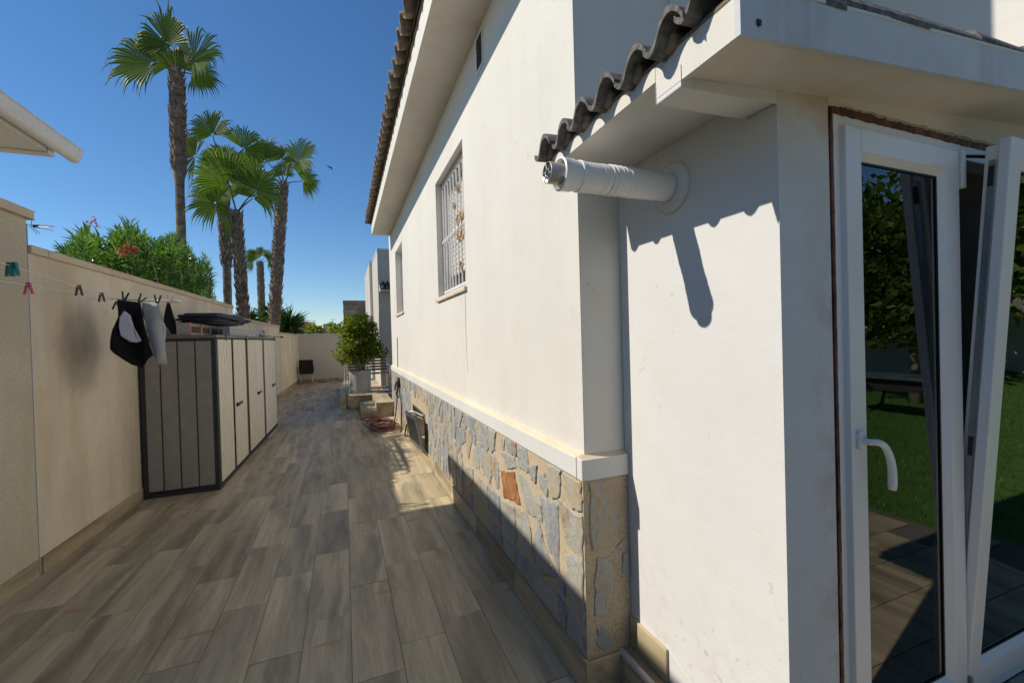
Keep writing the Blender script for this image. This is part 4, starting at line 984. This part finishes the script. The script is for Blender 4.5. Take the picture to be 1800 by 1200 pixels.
part('foliage', ol, OLEA, OL); part('stems', stems, BARK, OL)
for c0, n_, rad in ((Vector((-2.33, 6.32, 2.76)), 34, .06), (Vector((-2.33, 6.47, 2.765)), 28, .055), (Vector((-2.34, 6.19, 2.70)), 16, .04), (Vector((-2.9, 7.0, 3.2)), 18, .06)):
    fb = MB()
    for k in range(n_):
        p = c0+rvec(r0)*rad*r0.random()**.5; leafcloud(fb, [(p, rvec(r0), rvec(r0), .036, .016)])
    part('flower_head', fb, FLOWER, OL)

def palm(loc, top, r_bot, r_top, boots, leaves, label, seed, skirt=1.25, hang=10):
    t = thing('palm_tree', loc, label, 'palm tree', 'fan palms beyond the wall')
    r = random.Random(seed); b, e = Vector(loc), Vector(top); n = 40
    ax = e-b; pts, rs = [], []
    side = Vector((r.uniform(-.04, .04), r.uniform(-.08, .08), 0))
    for i in range(n+1):
        u = i/n; p = b+ax*u+side*math.sin(u*math.pi)
        rr_ = r_bot+(r_top-r_bot)*u; rr_ *= 1+.05*math.sin(i*2.4)+r.uniform(-.02, .02)
        if u > boots: rr_ *= skirt*(.93+.1*math.sin((u-boots)/(1-boots+1e-6)*2.6))
        if u > .975: rr_ *= .62
        pts.append(p); rs.append(rr_)
    part('trunk', MB().tube(pts, rs, 16), PALMT, t, smooth=True)
    bt = MB()
    nb = int(85*(1-boots)*ax.length)
    for k in range(nb):
        u = boots+(1-boots)*(k+r.random())/nb*.985; i = min(n-1, int(u*n)); a = k*2.39996+r.uniform(-.2, .2)
        p = pts[i].lerp(pts[i+1], u*n-i); o_ = Vector((math.cos(a), math.sin(a), 0)); s_ = Vector((-math.sin(a), math.cos(a), 0))
        q = p+o_*(rs[i]*.93); L = r.uniform(.10, .19); w = r.uniform(.03, .055)
        tip = q+o_*r.uniform(.03, .085)+Vector((0, 0, L))+s_*r.uniform(-.03, .03)
        bt.add([q-s_*w, q+s_*w, q+o_*.035-Vector((0, 0, .02)), tip], [(0, 1, 3), (1, 2, 3), (2, 0, 3), (0, 2, 1)])
    part('leaf_bases', bt, PALMS, t, kind='stuff')
    for li, (ang, dep, lp, Rf, yl) in enumerate(leaves):
        d = (CR*math.cos(R(ang))+Vector((0, 0, 1))*math.sin(R(ang))+CF*dep).normalized()
        o = e-Vector((0, 0, .08))
        hub = o+d*lp-Vector((0, 0, .10*lp*(1-d.z))); q = MB()
        q.tube([o, o.lerp(hub, .5)+Vector((0, 0, .04*lp)), hub], [.022, .016, .011], 5)
        u = (hub-o.lerp(hub, .6)).normalized(); v = u.cross(CF+rvec(r)*.35).normalized(); nn = u.cross(v)
        ns = 34; dth = R(215)/ns
        Rf *= r.uniform(.82, 1.08)
        for s_ in range(ns):
            if r.random() < .025: continue
            a = -R(107)+dth*(s_+.5); L = Rf*(.86+.2*math.cos(a*.6))*r.uniform(.84, 1.1); rad = u*math.cos(a)+v*math.sin(a); tan = -u*math.sin(a)+v*math.cos(a)
            hg = r.uniform(.4, 1.5)
            ridge, lft, rgt = [], [], []; pos = hub.copy(); dirn = rad.copy(); step = [.06, .50, .16, .11, .17, .19]
            for k2, stp in enumerate(step):
                if k2 >= 3: dirn = (dirn+Vector((0, 0, -hg*(.4 if k2 == 3 else 1.5)))).normalized()
                elif k2 == 2: dirn = (dirn+Vector((0, 0, -hg*.05))).normalized()
                pos = pos+dirn*(stp*L)
                rr_ = (pos-hub).length; w = [rr_*math.tan(dth/2)*1.02, rr_*math.tan(dth/2)*1.0, rr_*math.tan(dth/2)*.88, rr_*.026, .010*Rf, .001][k2]
                cone = nn*(.16*rr_*abs(math.sin(a))**2)
                ridge.append(pos+cone+nn*(w*.5)); lft.append(pos+cone-tan*w); rgt.append(pos+cone+tan*w)
            m_ = len(step); vs = lft+ridge+rgt
            q.add(vs, [(i, i+1, m_+i+1, m_+i) for i in range(m_-1)]+[(m_+i, m_+i+1, 2*m_+i+1, 2*m_+i) for i in range(m_-1)])
        part('palm_leaf', q, PALMY if yl else PALML, t)
    return t
LV_A = [(160, -.15, .55, 1.0, 0), (100, -.2, .62, 1.0, 0), (32, -.1, .55, .92, 0), (128, .5, .5, .85, 0), (68, .5, .5, .85, 0), (10, .5, .35, .7, 0), (90, .1, .12, .6, 0)]
LV_B = [(150, -.1, .75, .75, 1), (100, -.1, .9, .78, 0), (38, -.1, .85, .75, 0), (165, .5, .55, .65, 0), (20, .6, .55, .65, 0), (90, .1, .2, .6, 0)]
LV_C = [(150, -.3, .50, .80, 0), (92, -.35, .72, .95, 0), (38, -.3, .85, .8, 0), (120, .5, .6, .75, 0), (60, .5, .6, .75, 0), (175, .6, .4, .6, 0)]
LV_D = [(122, -.1, 1.0, .85, 0), (98, .15, .9, .75, 0), (48, -.2, 1.0, .9, 0), (148, -.2, 1.0, .72, 0), (75, .5, .75, .75, 0), (22, .5, .65, .65, 0), (90, 0, .3, .6, 0)]
palm((-3.70, 13.0, 0), (-3.68, 13.0, 8.50), .11, .094, .69, LV_A, 'tallest palm standing highest above the oleander', 1, 1.5)
palm((-2.95, 13.6, 0), (-2.92, 13.6, 6.40), .105, .10, .58, LV_B, 'palm with a yellowed leaf and a smooth lower trunk', 2, 1.25)
palm((-2.26, 12.7, 0), (-2.44, 12.7, 5.02), .12, .10, .0, LV_C, 'short palm leaning left in front with its leaves facing the alley', 3, 1.0)
palm((-2.35, 16.6, 0), (-1.78, 16.6, 7.15), .165, .135, .28, LV_D, 'slender palm leaning right towards the house', 4, 1.12)
palm((-4.95, 32, 0), (-4.93, 32, 7.0), .17, .15, .3, [(a, d_, .5, .7, 0) for a, d_ in ((90, 0), (50, .2), (135, -.2), (15, .3), (170, .2), (110, .6))], 'small distant palm seen between two nearer trunks', 5, 1.2)

def yucca(loc, h, n, L, label, seed):
    t = thing('yucca', loc, label, 'yucca', 'yuccas beyond the wall'); r = random.Random(seed); b = Vector(loc)
    part('stem', MB().tube([b, b+Vector((.03, .05, h*.5)), b+Vector((0, 0, h))], [.09, .08, .07], 8), PALMT, t, smooth=True)
    q = MB()
    for k in range(n):
        d = rvec(r); d.z = d.z*.8+.25; d.normalize(); p = b+Vector((0, 0, h+r.uniform(-.35, .1)))
        leafcloud(q, [(p, d, (Vector((0, 0, 1))+rvec(r)*.2).normalized(), L*r.uniform(.75, 1.1), .028)])
    part('foliage', q, YUC, t)
yucca((-2.15, 20.4, 0), 2.45, 230, .95, 'spiky yucca head rising past the end of the wall', 1)
yucca((-2.75, 20.6, 0), 2.7, 220, .9, 'dark yucca behind the leaning palm trunk', 2)
yucca((-3.3, 18.5, 0), 2.35, 200, .85, 'yucca between the two central palm trunks', 3)
yucca((-3.0, 15.2, 0), 2.05, 140, .6, 'low yucca tuft just left of the short palm', 4)

# antenna
AN = thing('tv_antenna', (-7.09, 14, 0), 'small rooftop television antenna beside the tall wall section', 'antenna')
part('mast', MB().tube([(-7.09, 14, 0), (-7.09, 14, 4.68)], .018, 6), STEELG, AN)
part('boom', MB().tube([(-7.12, 14, 4.66), (-6.58, 14, 4.64)], .010, 5).tube([(-7.0, 14, 4.62), (-6.61, 13.9, 4.60)], .008, 5).tube([(-7.0, 14, 4.62), (-6.64, 14.1, 4.56)], .008, 5), ALU, AN)
part('reflector', MB().tube([(-7.0, 14, 4.64), (-6.93, 13.9, 4.79)], .008, 5).tube([(-7.0, 14.0, 4.64), (-6.9, 14.1, 4.48)], .008, 5).tube([(-7.04, 14.0, 4.64), (-6.95, 14.1, 4.46)], .008, 5).tube([(-6.95, 13.9, 4.78), (-6.91, 13.9, 4.80)], .016, 5), ALU, AN)
part('dipole_box', MB().box((-6.96, 13.97, 4.60), (-6.86, 14.03, 4.66)), BLACK, AN)
for k in range(4): part('director', MB().tube([(-6.82+.07*k, 13.9, 4.65), (-6.82+.07*k, 14.1, 4.65)], .006, 5), ALU, AN)

# ------------------------------------------------------------------ behind the alley
BK = thing('block_wall', (.6, 20.2, 0), 'bare concrete block wall rising behind the potted tree', 'wall')
part('core', MB().box((.02, 20.03, 0), (2.4, 20.2, 3.40)), plain('block_joint', (.22, .20, .16), .95), BK)
cm = [plain('block_a', (.25, .22, .165), .95, var=.3, scale=9, bump=.5, bscale=40), plain('block_b', (.31, .28, .22), .95, var=.3, scale=9, bump=.5, bscale=40), plain('block_c', (.21, .195, .16), .95, var=.3, scale=9, bump=.5, bscale=40)]
for r_ in range(8):
    for k in range(5):
        x = .01+.405*k-(.2 if r_ % 2 else 0); z = 1.80+.2*r_
        a, b = max(.0, x), min(2.0, x+.395)
        if b-a > .1: part('block', MB().box((a, 20.0+rng.uniform(0, .006), z+.006), (b, 20.06, z+.194)), cm[rng.randrange(3)], BK)
REARW = stucco('rear_render', (.52, .485, .43), .06, (.4, .33, .25), .2, .2, 100)
RB = thing('rear_building', (1.2, 13, 0), 'white stepped building behind the house with a small tiled canopy', 'building')
part('front_block', MB().box((.965, 13.0, 0), (4, 15.5, 4.22)), REARW, RB); part('parapet_cap', MB().box((.955, 12.985, 4.22), (4, 15.5, 4.27)), CONC, RB)
part('middle_block', MB().box((.905, 15.5, 0), (4, 18.2, 4.35)), REARW, RB); part('rear_block', MB().box((.90, 18.2, 0), (4, 19.4, 4.32)), REARW, RB)
ct = rooftile_mesh('canopy_tile', .13, .35, .04, .02, .014, plain('dark_tile', (.03, .03, .033), .8, var=.3, scale=20), 8)
cnp = part('canopy', MB().prism([(1.0, 12.998, 3.30), (1.0, 12.72, 3.06), (1.0, 12.72, 3.02), (1.0, 12.998, 3.02)], (1.2, 0, 0)), WALLN, RB)
for k in range(9):
    o = link('canopy_tile', ct, cnp, Vector((1.06+.13*k, 12.66, 3.08))-baseof(RB)); o.rotation_euler = (0, R(-38), R(90))
# far ground and houses
hl = MB(); n = 26
for i in range(n):
    for j in range(4):
        pass
prof = [(-60, 0), (-30, 1.5), (-12, 2.4), (0, 2.0), (15, 2.6), (40, 1.0), (70, 0)]
vs = []; fs = []
for k, (x, h) in enumerate(prof):
    vs += [(x, 70, -.05), (x, 95, max(.0, h*.8)), (x, 120, h+.6), (x, 160, -.05)]
for k in range(len(prof)-1): fs += [(4*k+i, 4*k+4+i, 4*k+5+i, 4*k+1+i) for i in range(3)]
struct('far_hill', MB().add(vs, fs), plain('dry_hill', (.20, .15, .07), 1, var=.3, scale=.3), smooth=True)
def far_house(x, y, z, w, d, h, wall, label, roofc):
    t = thing('far_house', (x, y, z), label, 'house', 'houses in the far distance')
    wm = plain('far_render', wall, .9, var=.08, scale=.4); rmat = plain('far_roof', roofc, .9, var=.2, scale=2)
    part('walls', MB().box((x-w/2, y, z-2.5), (x+w/2, y+d, z+h)), wm, t)
    part('roof', MB().prism([(x-w/2-.3, y-.4, z+h), (x-w/2-.3, y+d/2, z+h+w*.12), (x-w/2-.3, y+d+.4, z+h)], (w+.6, 0, 0)), rmat, t)
    for k in range(max(2, int(w/2.4))):
        xx = x-w/2+w*(k+.5)/max(2, int(w/2.4))
        part('window', MB().box((xx-.45, y-.03, z+h*.35), (xx+.45, y+.02, z+h*.78)), GASKET, t)
    part('chimney', MB().box((x+w*.2, y+d*.3, z+h), (x+w*.2+.7, y+d*.3+.7, z+h+w*.12+.8)), wm, t)
far_house(-8.6, 82, 2.2, 7, 7, 2.3, (.50, .36, .22), 'ochre far house just right of the spiky yucca', (.30, .15, .07))
far_house(-5.0, 92, 1.8, 6, 7, 2.0, (.52, .44, .33), 'pale far house with windows in the middle of the gap', (.28, .15, .08))
far_house(-2.2, 100, 2.0, 5, 6, 2.3, (.42, .28, .15), 'brown far house left of the potted tree', (.24, .13, .07))
far_house(.6, 86, 1.6, 5, 6, 2.0, (.50, .40, .28), 'far house partly behind the potted tree', (.30, .17, .09))
far_house(-14, 95, 2.0, 8, 7, 2.6, (.5, .42, .32), 'far house hidden mostly behind the yucca heads', (.28, .15, .08))
def far_bush(c, rad, label, seed):
    r = random.Random(seed); q = MB(); crown(q, [(c, rad)], 420, .5, .16, r)
    solo('far_tree', q, CITRUS, label, 'tree', 'trees in the far distance')
far_bush((-4.2, 74, 3.3), (1.5, 1.2, 1.1), 'yellow-green far tree in front of the pale far house', 3)
far_bush((-1.4, 80, 3.3), (1.1, 1.1, 1.2), 'far tree close to the left side of the potted tree', 4)
far_bush((-2.6, 108, 5.0), (1.4, 1.2, 1.1), 'dark round far tree on the skyline', 5)
for k, (x, y) in enumerate(((-7.0, 92), (-5.6, 96), (-1.9, 90))):
    solo('far_antenna', MB().tube([(x, y, 3), (x, y, 6.6 if k == 0 else 6.1)], .045, 5).tube([(x-.4, y, 6.0), (x+.4, y, 6.0)], .03, 4), STEELG, ['tallest thin mast on the far roofs', 'thin mast in the middle of the far roofs', 'thin mast by the far trees near the potted tree'][k], 'antenna', 'masts on the far roofs')
# bird
BD = MB(); bc = Vector((-.018*30, 30, 1.6+.373*30))
BD.add([bc+Vector(v) for v in ((0, 0, 0), (.14, 0, .04), (.02, .02, .1), (-.22, 0, .16), (-.02, 0, .03), (.2, .02, -.13), (.06, 0, -.02), (.0, .03, .02))], [(0, 1, 2), (2, 3, 4), (0, 4, 3), (6, 5, 1), (0, 6, 1), (4, 7, 2), (0, 7, 6)])
solo('bird', BD, BLACK, 'tiny dark bird flying in the blue sky', 'bird')

# ------------------------------------------------------------------ garden on the camera's right, seen in the glass, plus unseen wall and trees added for light
struct('garden_ground', MB().box((3.92, -14, -.05), (16, .55, .05)), plain('garden_soil', (.09, .07, .045), 1, var=.3, scale=3))
gb = MB(); rg = random.Random(3)
for k in range(26000):
    x = rg.uniform(3.98, 13.0); y = rg.uniform(-6.5, .45)
    if rg.random() > 1.35-(x/13): continue
    d = (Vector((0, 0, 1))+rvec(rg)*.5).normalized(); s_ = d.cross(rvec(rg)).normalized()*.008; p = Vector((x, y, .05)); h = rg.uniform(.03, .06)
    gb.add([p-s_, p+s_, p+d*h], [(0, 1, 2)])
tag(link('lawn', gb.mesh('lawn', GRASSM)), 'green lawn in the garden reflected in the glazed door', 'lawn', kind='stuff')
struct('lawn_bed', MB().box((3.94, -6.6, .05), (13.1, .5, .054)), plain('turf', (.07, .15, .018), .9, var=.2, scale=5))
gw = thing('garden_wall', (13.4, -3, 0), 'pale garden wall behind the lawn, seen reflected in the glass', 'wall'); part('wall_body', MB().box((13.3, -12, 0), (13.5, 4, 1.25)), WALLN, gw); part('coping', MB().box((13.25, -12, 1.25), (13.55, 4, 1.3)), COPE, gw)
for i, (x, y, h, lab) in enumerate(((10.6, -3.3, 3.0, 'leafy garden tree reflected in the middle of the door glass'), (11.9, -1.7, 3.4, 'leafy garden tree nearest the house line'), (12.0, -5.2, 3.6, 'leafy garden tree farthest from the house'))):
    t = thing('garden_tree', (x, y, 0), lab, 'tree', 'trees in the reflected garden'); r = random.Random(50+i)
    part('trunk', MB().tube([(x, y, 0), (x+.1, y, h*.5), (x, y+.1, h*.9)], [.12, .09, .04], 8).tube([(x+.1, y, h*.45), (x+.7, y-.4, h*.8)], [.05, .02], 6).tube([(x+.1, y, h*.4), (x-.6, y+.4, h*.75)], [.05, .02], 6), BARK, t, smooth=True)
    q = MB(); crown(q, [((x, y, h*.95), (1.5, 1.5, 1.4)), ((x-.5, y+.5, h*.62), (1.1, 1.2, .8)), ((x+.5, y-.6, h*.7), (1.2, 1.2, .9)), ((x-.2, y-.5, h*1.25), (1.2, 1.2, .9))], 2600, .22, .075, r)
    part('crown', q, HEDGE, t)
bw2 = thing('added_bounce_wall', (1, -10, 0), 'unseen white wall added to bounce light at the end of the patio', 'wall'); part('wall_body', MB().box((-2, -10.2, 0), (6, -10, 1.9)), WALLN, bw2); part('coping', MB().box((-2.03, -10.23, 1.9), (6.03, -9.97, 1.95)), COPE, bw2)  # unseen white wall, added as a bounce surface for the shaded fronts
for i, (x, y, h) in enumerate(((-.6, -8.6, 2.7), (2.6, -8.2, 2.9), (6.2, -6.3, 2.7))):  # trees added out of view to cut blue sky light on the porch
    t = thing('garden_tree', (x, y, 0), ['unseen bushy tree added to block sky, left end of its row', 'unseen bushy tree added to block sky in the middle of its row', 'unseen bushy tree added to block sky beside the lawn'][i], 'tree', 'unseen bushy trees added to block sky light'); r = random.Random(70+i)
    part('trunk', MB().tube([(x, y, -.06), (x+.1, y, h*.5), (x, y+.1, h*.9)], [.12, .09, .04], 8), BARK, t, smooth=True)
    q = MB(); crown(q, [((x, y, h*.95), (1.7, 1.3, 1.6)), ((x-.5, y+.2, h*.55), (1.2, 1.1, 1.1)), ((x+.6, y-.2, h*.6), (1.2, 1.1, 1.1)), ((x-.1, y, h*1.4), (1.2, 1.1, .9))], 3000, .22, .08, r)
    part('crown', q, HEDGE, t)
GT = thing('garden_table', (9.0, -2.6, 0), 'grey garden table with curved legs reflected in the glass', 'table')
part('tabletop', MB().box((8.6, -3.4, .70), (9.4, -1.9, .75)), STEELG, GT, bevel=.01); part('apron', MB().prism([(8.7, -3.2, .70), (8.7, -2.1, .70), (8.7, -2.35, .50), (8.7, -2.95, .50)], (.6, 0, 0)), SHEDT, GT)
for a, b in ((8.7, -3.2), (8.7, -2.1), (9.3, -3.2), (9.3, -2.1)):
    sg = 1 if b > -2.6 else -1
    part('leg', MB().tube([(a, b, .7), (a, b-sg*.08, .45), (a, b-sg*.02, .2), (a, b+sg*.12, .05)], .025, 7), SHEDT, GT, smooth=True)
